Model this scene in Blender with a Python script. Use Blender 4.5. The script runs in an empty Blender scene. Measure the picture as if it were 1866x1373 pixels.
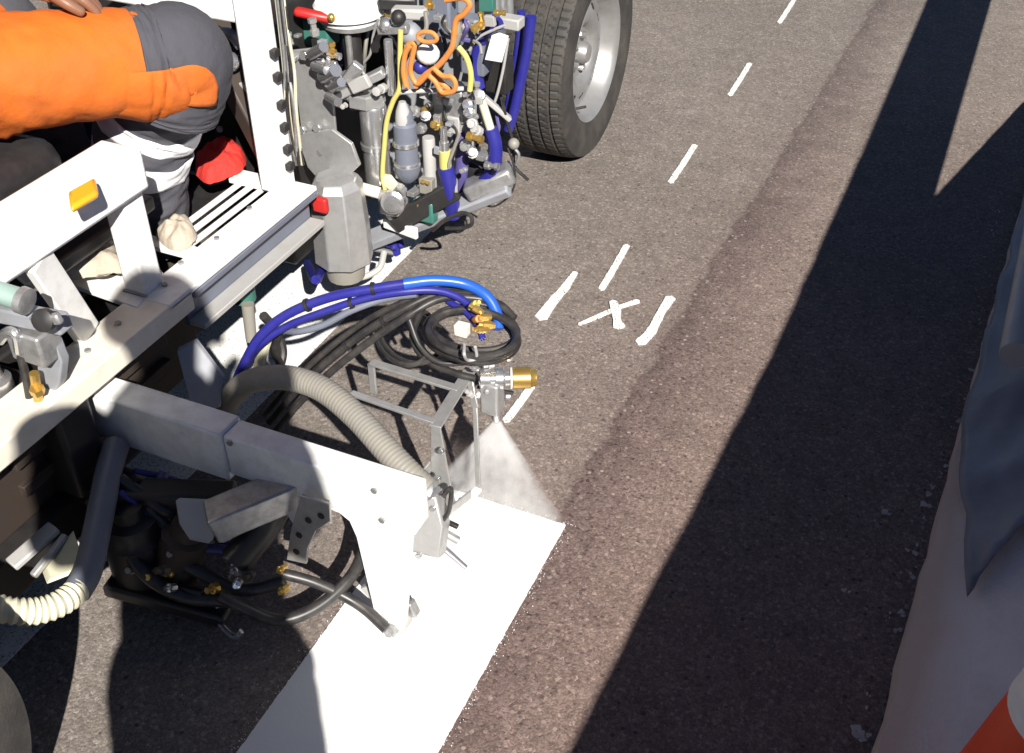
import bpy, bmesh, math, random
from mathutils import Vector, Matrix, noise
random.seed(7)
SC = bpy.context.scene
COL = SC.collection

# ------------------------------------------------------------------ camera
FPX, CX, CY = 2000.0, 933.0, 686.0           # focal length in photo pixels, image centre
PITCH, YAW = math.radians(37.99), math.radians(23.95)
EYE = Vector((0.0, 0.0, 1.6))
FH = Vector((-math.sin(YAW), math.cos(YAW), 0))
RT = Vector((math.cos(YAW), math.sin(YAW), 0))
FW = FH * math.cos(PITCH) + Vector((0, 0, -math.sin(PITCH)))
UP = RT.cross(FW)
cam = bpy.data.cameras.new('camera')
cam.sensor_width = 36.0
cam.sensor_fit = 'HORIZONTAL'
cam.lens = FPX / 1866.0 * 36.0
cam.clip_start = 0.02
cam.clip_end = 1000
cam_o = bpy.data.objects.new('camera', cam)
COL.objects.link(cam_o)
m = Matrix((RT, UP, -FW)).transposed().to_4x4()
m.translation = EYE
cam_o.matrix_world = m
SC.camera = cam_o

# ------------------------------------------------------------------ sky, sun, exposure
SUN_EL = math.radians(37.0)
SUN_AZ = Vector((0.65, -0.76, 0)).normalized()     # towards the sun, on plan
w = bpy.data.worlds.new('World')
SC.world = w
w.use_nodes = True
nt = w.node_tree
sky = nt.nodes.new('ShaderNodeTexSky')
sky.sky_type = 'NISHITA'
sky.sun_disc = False
sky.sun_elevation = SUN_EL
sky.altitude = 3500
sky.air_density = 0.6
sky.dust_density = 0.1
sky.ozone_density = 1.5
sky.sun_rotation = math.atan2(SUN_AZ.x, SUN_AZ.y)
nt.links.new(sky.outputs[0], nt.nodes['Background'].inputs[0])
nt.nodes['Background'].inputs[1].default_value = 0.05
sun = bpy.data.lights.new('sun', 'SUN')
sun.energy = 5.0
sun.angle = math.radians(0.53)
sun.color = (1.0, 0.95, 0.87)
sun_o = bpy.data.objects.new('sun', sun)
COL.objects.link(sun_o)
to_sun = SUN_AZ * math.cos(SUN_EL) + Vector((0, 0, math.sin(SUN_EL)))
sun_o.rotation_euler = (-to_sun).to_track_quat('-Z', 'Y').to_euler()
sun_o.location = (3, -4, 6)
SC.view_settings.view_transform = 'Standard'
SC.view_settings.look = 'None'
SC.view_settings.gamma = 1.0
SC.view_settings.use_curve_mapping = False
SC.view_settings.exposure = 0.84
SC.render.engine = 'CYCLES'
SC.cycles.use_denoising = True
SC.cycles.max_bounces = 8
SC.cycles.volume_bounces = 6
SC.cycles.caustics_reflective = False
SC.cycles.caustics_refractive = False

# ------------------------------------------------------------------ survey: a sight line met with a level or an upright plane
def ray(u, v):
    return FW * FPX + RT * (u - CX) - UP * (v - CY)
def at(u, v, z=0.0):
    d = ray(u, v); return EYE + d * ((z - EYE.z) / d.z)
def aty(u, v, y):
    d = ray(u, v); return EYE + d * (y / d.y)
def atx(u, v, x):
    d = ray(u, v); return EYE + d * (x / d.x)

# ------------------------------------------------------------------ materials
MATS = {}
def _mat(name):
    m = bpy.data.materials.new(name); m.use_nodes = True
    n = m.node_tree.nodes; l = m.node_tree.links
    return m, n, l, n['Principled BSDF']
def ramp(n, stops):
    r = n.new('ShaderNodeValToRGB'); e = r.color_ramp.elements
    while len(e) < len(stops): e.new(0.5)
    for i, (p, c) in enumerate(stops):
        e[i].position = p; e[i].color = (c[0], c[1], c[2], 1)
    return r
def plain(name, col, rough=0.5, metal=0.0, dirt=0.0, dirtcol=(0.12, 0.1, 0.08), scale=22.0, bump=0.0, bscale=90.0, coat=0.0, spec=0.5):
    """a colour with grime patches and a little relief"""
    m, n, l, b = _mat(name)
    tc = n.new('ShaderNodeTexCoord')
    b.inputs['Roughness'].default_value = rough
    b.inputs['Metallic'].default_value = metal
    b.inputs['Specular IOR Level'].default_value = spec
    b.inputs['Coat Weight'].default_value = coat
    nz = n.new('ShaderNodeTexNoise'); nz.inputs['Scale'].default_value = scale; nz.inputs['Detail'].default_value = 7; nz.inputs['Roughness'].default_value = 0.65
    l.new(tc.outputs['Object'], nz.inputs['Vector'])
    if dirt > 0:
        r = ramp(n, [(0.42, (0, 0, 0)), (0.75, (1, 1, 1))])
        l.new(nz.outputs['Fac'], r.inputs[0])
        mul = n.new('ShaderNodeMath'); mul.operation = 'MULTIPLY'; mul.inputs[1].default_value = dirt
        l.new(r.outputs[0], mul.inputs[0])
        mx = n.new('ShaderNodeMix'); mx.data_type = 'RGBA'
        mx.inputs[6].default_value = (*col, 1); mx.inputs[7].default_value = (*dirtcol, 1)
        l.new(mul.outputs[0], mx.inputs[0]); l.new(mx.outputs[2], b.inputs['Base Color'])
    else:
        b.inputs['Base Color'].default_value = (*col, 1)
    mr = n.new('ShaderNodeMapRange'); mr.inputs[3].default_value = max(0.05, rough - 0.1); mr.inputs[4].default_value = min(1, rough + 0.15)
    l.new(nz.outputs['Fac'], mr.inputs[0]); l.new(mr.outputs[0], b.inputs['Roughness'])
    if bump > 0:
        n2 = n.new('ShaderNodeTexNoise'); n2.inputs['Scale'].default_value = bscale; n2.inputs['Detail'].default_value = 4
        l.new(tc.outputs['Object'], n2.inputs['Vector'])
        bp = n.new('ShaderNodeBump'); bp.inputs['Strength'].default_value = bump; bp.inputs['Distance'].default_value = 0.01
        l.new(n2.outputs['Fac'], bp.inputs['Height']); l.new(bp.outputs[0], b.inputs['Normal'])
    MATS[name] = m
    return m

plain('white_paint', (0.82, 0.82, 0.81), 0.35, dirt=0.45, dirtcol=(0.42, 0.40, 0.37), scale=30)
plain('cream_paint', (0.78, 0.74, 0.64), 0.4, dirt=0.45, dirtcol=(0.5, 0.44, 0.34), scale=16)
plain('shaded_brown', (0.042, 0.030, 0.024), 0.6, dirt=0.6, dirtcol=(0.03, 0.025, 0.022))  # brown darkened to carry the shade under the rail
plain('galvanised', (0.50, 0.50, 0.50), 0.36, metal=0.6, dirt=0.5, dirtcol=(0.24, 0.24, 0.24), scale=35, bump=0.05)
plain('dull_steel', (0.38, 0.38, 0.385), 0.4, metal=0.6, dirt=0.6, dirtcol=(0.10, 0.09, 0.08), scale=45)
plain('bright_steel', (0.72, 0.72, 0.73), 0.22, metal=0.85, dirt=0.25, dirtcol=(0.3, 0.28, 0.26), scale=40)
plain('grey_paint', (0.27, 0.28, 0.31), 0.45, dirt=0.4, dirtcol=(0.15, 0.14, 0.14))
plain('grey_blue', (0.15, 0.165, 0.21), 0.4, dirt=0.3, dirtcol=(0.1, 0.1, 0.13))
plain('pale_grey', (0.40, 0.395, 0.39), 0.45, dirt=0.4, dirtcol=(0.3, 0.28, 0.25))
plain('black_plastic', (0.018, 0.017, 0.018), 0.45, dirt=0.4, dirtcol=(0.05, 0.045, 0.04))
plain('black_hose', (0.022, 0.021, 0.022), 0.38, dirt=0.6, dirtcol=(0.09, 0.08, 0.07), scale=30)
plain('blue_hose', (0.022, 0.022, 0.22), 0.35, dirt=0.35, dirtcol=(0.05, 0.05, 0.16), scale=30)
plain('sunlit_blue_hose', (0.02, 0.10, 0.48), 0.32, dirt=0.2, dirtcol=(0.03, 0.1, 0.3))
plain('violet_hose', (0.09, 0.075, 0.22), 0.4)
plain('orange_hose', (0.60, 0.22, 0.05), 0.4, dirt=0.35, dirtcol=(0.5, 0.3, 0.18), scale=40)
plain('yellow_hose', (0.58, 0.52, 0.16), 0.4, dirt=0.3, dirtcol=(0.45, 0.38, 0.12))
plain('brass', (0.70, 0.46, 0.13), 0.28, metal=0.8, dirt=0.3, dirtcol=(0.35, 0.2, 0.06), scale=60)
plain('teal', (0.04, 0.16, 0.13), 0.4, dirt=0.3, dirtcol=(0.1, 0.14, 0.12))
plain('pale_green', (0.30, 0.42, 0.38), 0.35, metal=0.2)
plain('red', (0.50, 0.02, 0.018), 0.4, dirt=0.3, dirtcol=(0.25, 0.03, 0.03))
plain('red_cloth', (0.62, 0.03, 0.02), 0.8, dirt=0.4, dirtcol=(0.35, 0.03, 0.03), bump=0.3, bscale=120)
plain('amber', (0.85, 0.38, 0.02), 0.25, coat=0.5)
plain('tan_hose', (0.235, 0.225, 0.20), 0.5, dirt=0.4, dirtcol=(0.28, 0.25, 0.2))
plain('ivory_hose', (0.62, 0.60, 0.45), 0.5, dirt=0.4, dirtcol=(0.4, 0.37, 0.28))
plain('rim_silver', (0.40, 0.40, 0.40), 0.36, metal=0.6, dirt=0.6, dirtcol=(0.20, 0.185, 0.17), scale=14)
plain('rubber', (0.032, 0.030, 0.029), 0.68, dirt=0.8, dirtcol=(0.085, 0.075, 0.062), scale=12, bump=0.15, bscale=220)
plain('orange_cloth', (0.56, 0.118, 0.006), 0.85, dirt=0.55, dirtcol=(0.36, 0.12, 0.045), scale=9, bump=0.25, bscale=45)
plain('grey_cloth', (0.062, 0.062, 0.075), 0.9, dirt=0.3, dirtcol=(0.06, 0.055, 0.06), scale=10, bump=0.25, bscale=50)
plain('reflective', (0.74, 0.74, 0.76), 0.5, dirt=0.25, dirtcol=(0.5, 0.5, 0.52), scale=14)
plain('skin', (0.22, 0.105, 0.062), 0.5)
plain('hair', (0.03, 0.02, 0.015), 0.7)
plain('dark_cloth', (0.03, 0.035, 0.05), 0.9, bump=0.2)
plain('boot_leather', (0.03, 0.025, 0.02), 0.55, dirt=0.5, dirtcol=(0.1, 0.09, 0.07))
plain('seat_vinyl', (0.022, 0.021, 0.023), 0.42, dirt=0.4, dirtcol=(0.05, 0.048, 0.045), bump=0.1)
plain('beige_cloth', (0.46, 0.40, 0.32), 0.85, dirt=0.6, dirtcol=(0.28, 0.23, 0.19), scale=26, bump=0.4, bscale=60)
plain('tag_white', (0.82, 0.82, 0.80), 0.5, dirt=0.1)
plain('tarp', (0.20, 0.205, 0.25), 0.5, dirt=0.5, dirtcol=(0.12, 0.12, 0.13), scale=7, bump=0.12, bscale=30)
plain('cone_orange', (0.80, 0.075, 0.02), 0.45, dirt=0.3, dirtcol=(0.5, 0.08, 0.04))
plain('cone_white', (0.80, 0.80, 0.80), 0.4, dirt=0.2)
plain('litter', (0.5, 0.48, 0.46), 0.8, dirt=0.4)
plain('stick_straw', (0.26, 0.22, 0.16), 0.9)

def concrete():
    m, n, l, b = _mat('concrete')
    tc = n.new('ShaderNodeTexCoord')
    a = n.new('ShaderNodeTexNoise'); a.inputs['Scale'].default_value = 5; a.inputs['Detail'].default_value = 8; a.inputs['Roughness'].default_value = 0.7
    c = n.new('ShaderNodeTexNoise'); c.inputs['Scale'].default_value = 140; c.inputs['Detail'].default_value = 3
    for q in (a, c): l.new(tc.outputs['Object'], q.inputs['Vector'])
    r = ramp(n, [(0.3, (0.70, 0.65, 0.63)), (0.55, (0.82, 0.78, 0.77)), (0.8, (0.86, 0.83, 0.82))])
    l.new(a.outputs['Fac'], r.inputs[0])
    # rusty brown dirt along the toe of the barrier
    sp = n.new('ShaderNodeSeparateXYZ'); l.new(tc.outputs['Object'], sp.inputs[0])
    ad = n.new('ShaderNodeMath'); ad.operation = 'MULTIPLY_ADD'; ad.inputs[1].default_value = 0.05; ad.inputs[2].default_value = -0.02
    l.new(a.outputs['Fac'], ad.inputs[0])
    su = n.new('ShaderNodeMath'); su.operation = 'SUBTRACT'; l.new(sp.outputs['Z'], su.inputs[0]); l.new(ad.outputs[0], su.inputs[1])
    mr = n.new('ShaderNodeMapRange'); mr.inputs[1].default_value = 0.045; mr.inputs[2].default_value = 0.085; mr.inputs[3].default_value = 0.9; mr.inputs[4].default_value = 0.0
    l.new(su.outputs[0], mr.inputs[0])
    mx = n.new('ShaderNodeMix'); mx.data_type = 'RGBA'; mx.inputs[7].default_value = (0.60, 0.44, 0.36, 1)
    l.new(mr.outputs[0], mx.inputs[0]); l.new(r.outputs[0], mx.inputs[6]); l.new(mx.outputs[2], b.inputs['Base Color'])
    b.inputs['Roughness'].default_value = 0.85
    bp = n.new('ShaderNodeBump'); bp.inputs['Strength'].default_value = 0.35; bp.inputs['Distance'].default_value = 0.006
    l.new(c.outputs['Fac'], bp.inputs['Height']); l.new(bp.outputs[0], b.inputs['Normal'])
    MATS['concrete'] = m
concrete()

def asphalt():
    m, n, l, b = _mat('asphalt')
    N = lambda t: n.new(t)
    tc = N('ShaderNodeTexCoord')
    vo = N('ShaderNodeTexVoronoi'); vo.inputs['Scale'].default_value = 150
    vo2 = N('ShaderNodeTexVoronoi'); vo2.inputs['Scale'].default_value = 310
    fine = N('ShaderNodeTexNoise'); fine.inputs['Scale'].default_value = 260; fine.inputs['Detail'].default_value = 4
    big = N('ShaderNodeTexNoise'); big.inputs['Scale'].default_value = 1.6; big.inputs['Detail'].default_value = 6; big.inputs['Roughness'].default_value = 0.6
    mid = N('ShaderNodeTexNoise'); mid.inputs['Scale'].default_value = 14; mid.inputs['Detail'].default_value = 5
    for q in (vo, vo2, fine, big, mid): l.new(tc.outputs['Object'], q.inputs['Vector'])
    sep = N('ShaderNodeSeparateColor'); l.new(vo.outputs['Color'], sep.inputs[0])
    sep2 = N('ShaderNodeSeparateColor'); l.new(vo2.outputs['Color'], sep2.inputs[0])
    stones = ramp(n, [(0.0, (0.082, 0.071, 0.065)), (0.3, (0.112, 0.097, 0.088)), (0.7, (0.148, 0.130, 0.117)), (0.93, (0.19, 0.17, 0.153)), (1.0, (0.27, 0.245, 0.225))])
    l.new(sep.outputs[0], stones.inputs[0])
    fines = ramp(n, [(0.0, (0.085, 0.074, 0.068)), (0.6, (0.130, 0.114, 0.103)), (1.0, (0.20, 0.177, 0.16))])
    l.new(sep2.outputs[1], fines.inputs[0])
    mx = N('ShaderNodeMix'); mx.data_type = 'RGBA'
    fr = N('ShaderNodeMapRange'); fr.inputs[1].default_value = 0.4; fr.inputs[2].default_value = 0.6
    l.new(fine.outputs['Fac'], fr.inputs[0]); l.new(fr.outputs[0], mx.inputs[0])
    l.new(stones.outputs[0], mx.inputs[6]); l.new(fines.outputs[0], mx.inputs[7])
    # overall mottling
    br = N('ShaderNodeMapRange'); br.inputs[1].default_value = 0.3; br.inputs[2].default_value = 0.7; br.inputs[3].default_value = 0.9; br.inputs[4].default_value = 1.1
    l.new(big.outputs['Fac'], br.inputs[0])
    mr2 = N('ShaderNodeMapRange'); mr2.inputs[1].default_value = 0.3; mr2.inputs[2].default_value = 0.7; mr2.inputs[3].default_value = 0.9; mr2.inputs[4].default_value = 1.1
    l.new(mid.outputs['Fac'], mr2.inputs[0])
    mm = N('ShaderNodeMath'); mm.operation = 'MULTIPLY'; l.new(br.outputs[0], mm.inputs[0]); l.new(mr2.outputs[0], mm.inputs[1])
    # a tar-dark longitudinal paving joint that wanders a little: x = -0.60 + 0.027 y
    sp = N('ShaderNodeSeparateXYZ'); l.new(tc.outputs['Object'], sp.inputs[0])
    jx = N('ShaderNodeMath'); jx.operation = 'MULTIPLY_ADD'; jx.inputs[1].default_value = -0.027; jx.inputs[2].default_value = 0.605
    l.new(sp.outputs['Y'], jx.inputs[0])
    dx = N('ShaderNodeMath'); dx.operation = 'ADD'; l.new(sp.outputs['X'], dx.inputs[0]); l.new(jx.outputs[0], dx.inputs[1])
    wob = N('ShaderNodeMath'); wob.operation = 'MULTIPLY_ADD'; wob.inputs[1].default_value = 0.08; wob.inputs[2].default_value = -0.04
    l.new(mid.outputs['Fac'], wob.inputs[0])
    dx2 = N('ShaderNodeMath'); dx2.operation = 'ADD'; l.new(dx.outputs[0], dx2.inputs[0]); l.new(wob.outputs[0], dx2.inputs[1])
    jr = ramp(n, [(0.0, (1, 1, 1)), (0.295, (0.95, 0.95, 0.95)), (0.335, (0.60, 0.555, 0.575)), (0.46, (0.75, 0.70, 0.72)), (0.9, (1, 0.98, 0.97))])
    jm = N('ShaderNodeMapRange'); jm.inputs[1].default_value = -0.10; jm.inputs[2].default_value = 0.22
    l.new(dx2.outputs[0], jm.inputs[0]); l.new(jm.outputs[0], jr.inputs[0])
    m3 = N('ShaderNodeMix'); m3.data_type = 'RGBA'; m3.blend_type = 'MULTIPLY'; m3.inputs[0].default_value = 1
    l.new(mx.outputs[2], m3.inputs[6]); l.new(jr.outputs[0], m3.inputs[7])
    m4 = N('ShaderNodeMix'); m4.data_type = 'RGBA'; m4.blend_type = 'MULTIPLY'; m4.inputs[0].default_value = 1
    l.new(m3.outputs[2], m4.inputs[6]); l.new(mm.outputs[0], m4.inputs[7])
    # open, pitted surface on the lane side of the joint
    vp = N('ShaderNodeTexVoronoi'); vp.inputs['Scale'].default_value = 88; vp.inputs['Randomness'].default_value = 1.0
    pn = N('ShaderNodeTexNoise'); pn.inputs['Scale'].default_value = 75; pn.inputs['Detail'].default_value = 3
    l.new(tc.outputs['Object'], vp.inputs['Vector']); l.new(tc.outputs['Object'], pn.inputs['Vector'])
    pm = N('ShaderNodeMapRange'); pm.inputs[1].default_value = 0.56; pm.inputs[2].default_value = 0.70; l.new(pn.outputs['Fac'], pm.inputs[0])
    pb_ = ramp(n, [(0.22, (0.12, 0.12, 0.12)), (0.36, (1, 1, 1)), (0.62, (0.8, 0.8, 0.8)), (1.0, (0.45, 0.45, 0.45))])
    l.new(jm.outputs[0], pb_.inputs[0])
    yl = N('ShaderNodeMapRange'); yl.inputs[1].default_value = 3.6; yl.inputs[2].default_value = 1.8; yl.inputs[3].default_value = 0.25; l.new(sp.outputs['Y'], yl.inputs[0])
    pk = N('ShaderNodeMath'); pk.operation = 'MULTIPLY'; l.new(pm.outputs[0], pk.inputs[0]); l.new(pb_.outputs[0], pk.inputs[1])
    pk2 = N('ShaderNodeMath'); pk2.operation = 'MULTIPLY'; l.new(pk.outputs[0], pk2.inputs[0]); l.new(yl.outputs[0], pk2.inputs[1])
    pit = N('ShaderNodeMix'); pit.data_type = 'RGBA'; pit.blend_type = 'MULTIPLY'; pit.inputs[7].default_value = (0.45, 0.42, 0.44, 1)
    l.new(pk2.outputs[0], pit.inputs[0]); l.new(m4.outputs[2], pit.inputs[6])
    sc_ = N('ShaderNodeSeparateColor'); l.new(vp.outputs['Color'], sc_.inputs[0])
    hi_ = N('ShaderNodeMapRange'); hi_.inputs[1].default_value = 0.90; hi_.inputs[2].default_value = 0.96; l.new(sc_.outputs[0], hi_.inputs[0])
    lo_ = N('ShaderNodeMapRange'); lo_.inputs[1].default_value = 0.07; lo_.inputs[2].default_value = 0.03; l.new(sc_.outputs[0], lo_.inputs[0])
    dd = N('ShaderNodeMapRange'); dd.inputs[1].default_value = 0.42; dd.inputs[2].default_value = 0.30; l.new(vp.outputs['Distance'], dd.inputs[0])
    h1 = N('ShaderNodeMath'); h1.operation = 'MULTIPLY'; l.new(hi_.outputs[0], h1.inputs[0]); l.new(dd.outputs[0], h1.inputs[1])
    l1 = N('ShaderNodeMath'); l1.operation = 'MULTIPLY'; l.new(lo_.outputs[0], l1.inputs[0]); l.new(dd.outputs[0], l1.inputs[1])
    q1 = N('ShaderNodeMix'); q1.data_type = 'RGBA'; q1.inputs[7].default_value = (0.20, 0.185, 0.17, 1); l.new(h1.outputs[0], q1.inputs[0]); l.new(pit.outputs[2], q1.inputs[6])
    q2 = N('ShaderNodeMix'); q2.data_type = 'RGBA'; q2.inputs[7].default_value = (0.060, 0.052, 0.050, 1); l.new(l1.outputs[0], q2.inputs[0]); l.new(q1.outputs[2], q2.inputs[6])
    # the asphalt turns redder towards the lane edge and the near end
    rx = N('ShaderNodeMapRange'); rx.inputs[1].default_value = -1.05; rx.inputs[2].default_value = -0.35; l.new(sp.outputs['X'], rx.inputs[0])
    ry = N('ShaderNodeMapRange'); ry.inputs[1].default_value = 4.2; ry.inputs[2].default_value = 1.2; l.new(sp.outputs['Y'], ry.inputs[0])
    rm = N('ShaderNodeMath'); rm.operation = 'MULTIPLY'; l.new(rx.outputs[0], rm.inputs[0]); l.new(ry.outputs[0], rm.inputs[1])
    rm2 = N('ShaderNodeMath'); rm2.operation = 'MULTIPLY'; l.new(rm.outputs[0], rm2.inputs[0]); rm2.inputs[1].default_value = 0.9
    red = N('ShaderNodeMix'); red.data_type = 'RGBA'; red.blend_type = 'MULTIPLY'; red.inputs[7].default_value = (1.06, 0.87, 0.85, 1)
    l.new(rm2.outputs[0], red.inputs[0]); l.new(q2.outputs[2], red.inputs[6])
    gn = N('ShaderNodeMix'); gn.data_type = 'RGBA'; gn.blend_type = 'MULTIPLY'; gn.inputs[0].default_value = 1.0; gn.inputs[7].default_value = (1.38, 1.36, 1.34, 1); gn.clamp_result = False
    l.new(red.outputs[2], gn.inputs[6])
    l.new(gn.outputs[2], b.inputs['Base Color'])
    b.inputs['Roughness'].default_value = 0.82
    b.inputs['Specular IOR Level'].default_value = 0.3
    h = N('ShaderNodeMath'); h.operation = 'MULTIPLY_ADD'; h.inputs[1].default_value = -0.7
    l.new(vo.outputs['Distance'], h.inputs[0])
    hp = N('ShaderNodeMath'); hp.operation = 'MULTIPLY_ADD'; hp.inputs[1].default_value = -1.2; l.new(pk2.outputs[0], hp.inputs[0]); l.new(fine.outputs['Fac'], hp.inputs[2]); l.new(hp.outputs[0], h.inputs[2])
    bp = N('ShaderNodeBump'); bp.inputs['Strength'].default_value = 0.42; bp.inputs['Distance'].default_value = 0.003
    l.new(h.outputs[0], bp.inputs['Height']); l.new(bp.outputs[0], b.inputs['Normal'])
    MATS['asphalt'] = m
asphalt()

def road_paint(name, col, wear):
    m, n, l, b = _mat(name)
    tc = n.new('ShaderNodeTexCoord')
    vo = n.new('ShaderNodeTexVoronoi'); vo.inputs['Scale'].default_value = 150
    nz = n.new('ShaderNodeTexNoise'); nz.inputs['Scale'].default_value = 60; nz.inputs['Detail'].default_value = 6
    for q in (vo, nz): l.new(tc.outputs['Object'], q.inputs['Vector'])
    r = ramp(n, [(0.0, (*col,)), (0.62, (*col,)), (0.8, tuple(c * (1 - wear) for c in col))])
    l.new(nz.outputs['Fac'], r.inputs[0]); l.new(r.outputs[0], b.inputs['Base Color'])
    if wear > 0.1:
        n3 = n.new('ShaderNodeTexNoise'); n3.inputs['Scale'].default_value = 190; n3.inputs['Detail'].default_value = 3; l.new(tc.outputs['Object'], n3.inputs['Vector'])
        al = n.new('ShaderNodeMapRange'); al.inputs[1].default_value = 0.63; al.inputs[2].default_value = 0.55; l.new(n3.outputs['Fac'], al.inputs[0]); l.new(al.outputs[0], b.inputs['Alpha'])
    b.inputs['Roughness'].default_value = 0.5
    bp = n.new('ShaderNodeBump'); bp.inputs['Strength'].default_value = 0.15; bp.inputs['Distance'].default_value = 0.003
    l.new(vo.outputs['Distance'], bp.inputs['Height']); l.new(bp.outputs[0], b.inputs['Normal'])
    MATS[name] = m
road_paint('fresh_road_paint', (0.84, 0.84, 0.83), 0.03)
road_paint('worn_road_paint', (0.80, 0.80, 0.78), 0.35)

def spray_material(z0, z1):
    m = bpy.data.materials.new('paint_mist'); m.use_nodes = True
    n = m.node_tree.nodes; l = m.node_tree.links
    n.remove(n['Principled BSDF'])
    pv = n.new('ShaderNodeVolumePrincipled')
    pv.inputs['Color'].default_value = (1, 1, 1, 1)
    pv.inputs['Anisotropy'].default_value = 0.2
    tc = n.new('ShaderNodeTexCoord'); sp = n.new('ShaderNodeSeparateXYZ'); l.new(tc.outputs['Object'], sp.inputs[0])
    mr = n.new('ShaderNodeMapRange'); mr.inputs[1].default_value = z0; mr.inputs[2].default_value = z1
    l.new(sp.outputs['Z'], mr.inputs[0])
    def MA(op, a, b_=None, c_=None):
        q = n.new('ShaderNodeMath'); q.operation = op
        for k, vv in enumerate((a, b_, c_)):
            if vv is None: continue
            if isinstance(vv, (int, float)): q.inputs[k].default_value = vv
            else: l.new(vv, q.inputs[k])
        return q.outputs[0]
    up_ = mr.outputs[0]; down = MA('SUBTRACT', 1.0, up_)
    axis = MA('MULTIPLY_ADD', down, (ST0 + ST1) / 2 - NZ.x, NZ.x)
    half = MA('MULTIPLY_ADD', down, (ST1 - ST0) / 2, 0.008)
    off = MA('DIVIDE', MA('ABSOLUTE', MA('SUBTRACT', sp.outputs['X'], axis)), half)
    fade = n.new('ShaderNodeMapRange'); fade.interpolation_type = 'SMOOTHSTEP'; fade.inputs[1].default_value = 1.0; fade.inputs[2].default_value = 0.88
    l.new(off, fade.inputs[0])
    core = MA('MULTIPLY_ADD', MA('POWER', up_, 5.0), 340, 17.0)
    # streaks that run with the spray, and drifting unevenness
    ang = n.new('ShaderNodeCombineXYZ'); l.new(MA('DIVIDE', MA('SUBTRACT', sp.outputs['X'], axis), half), ang.inputs[0]); l.new(sp.outputs['Z'], ang.inputs[2])
    st = n.new('ShaderNodeTexNoise'); st.inputs['Scale'].default_value = 7; st.inputs['Detail'].default_value = 5; l.new(ang.outputs[0], st.inputs['Vector'])
    nz = n.new('ShaderNodeTexNoise'); nz.inputs['Scale'].default_value = 55; nz.inputs['Detail'].default_value = 5; l.new(tc.outputs['Object'], nz.inputs['Vector'])
    mr2 = n.new('ShaderNodeMapRange'); mr2.inputs[1].default_value = 0.35; mr2.inputs[2].default_value = 0.65; mr2.inputs[3].default_value = 0.45; mr2.inputs[4].default_value = 1.5
    l.new(MA('MULTIPLY_ADD', st.outputs['Fac'], 0.5, MA('MULTIPLY', nz.outputs['Fac'], 0.5)), mr2.inputs[0])
    mu = n.new('ShaderNodeMath'); mu.operation = 'MULTIPLY'; l.new(MA('MULTIPLY', core, fade.outputs[0]), mu.inputs[0]); l.new(mr2.outputs[0], mu.inputs[1])
    l.new(mu.outputs[0], pv.inputs['Density'])
    l.new(pv.outputs[0], n['Material Output'].inputs['Volume'])
    MATS['paint_mist'] = m

# ------------------------------------------------------------------ mesh builder
def frame_of(d, hint=Vector((0, 0, 1))):
    d = d.normalized()
    if abs(d.dot(hint)) > 0.97: hint = Vector((0, 1, 0))
    a = hint.cross(d).normalized(); b = d.cross(a).normalized()
    return a, b
def catmull(P, per=6):
    P = [Vector(p) for p in P]
    if len(P) < 3: 
        return [P[0].lerp(P[1], i / per) for i in range(per + 1)]
    Q = [P[0] * 2 - P[1]] + P + [P[-1] * 2 - P[-2]]
    out = []
    for i in range(1, len(Q) - 2):
        p0, p1, p2, p3 = Q[i - 1], Q[i], Q[i + 1], Q[i + 2]
        for k in range(per):
            t = k / per
            out.append(0.5 * ((2 * p1) + (p2 - p0) * t + (2 * p0 - 5 * p1 + 4 * p2 - p3) * t * t + (3 * p1 - p0 - 3 * p2 + p3) * t ** 3))
    out.append(P[-1])
    return out
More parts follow.
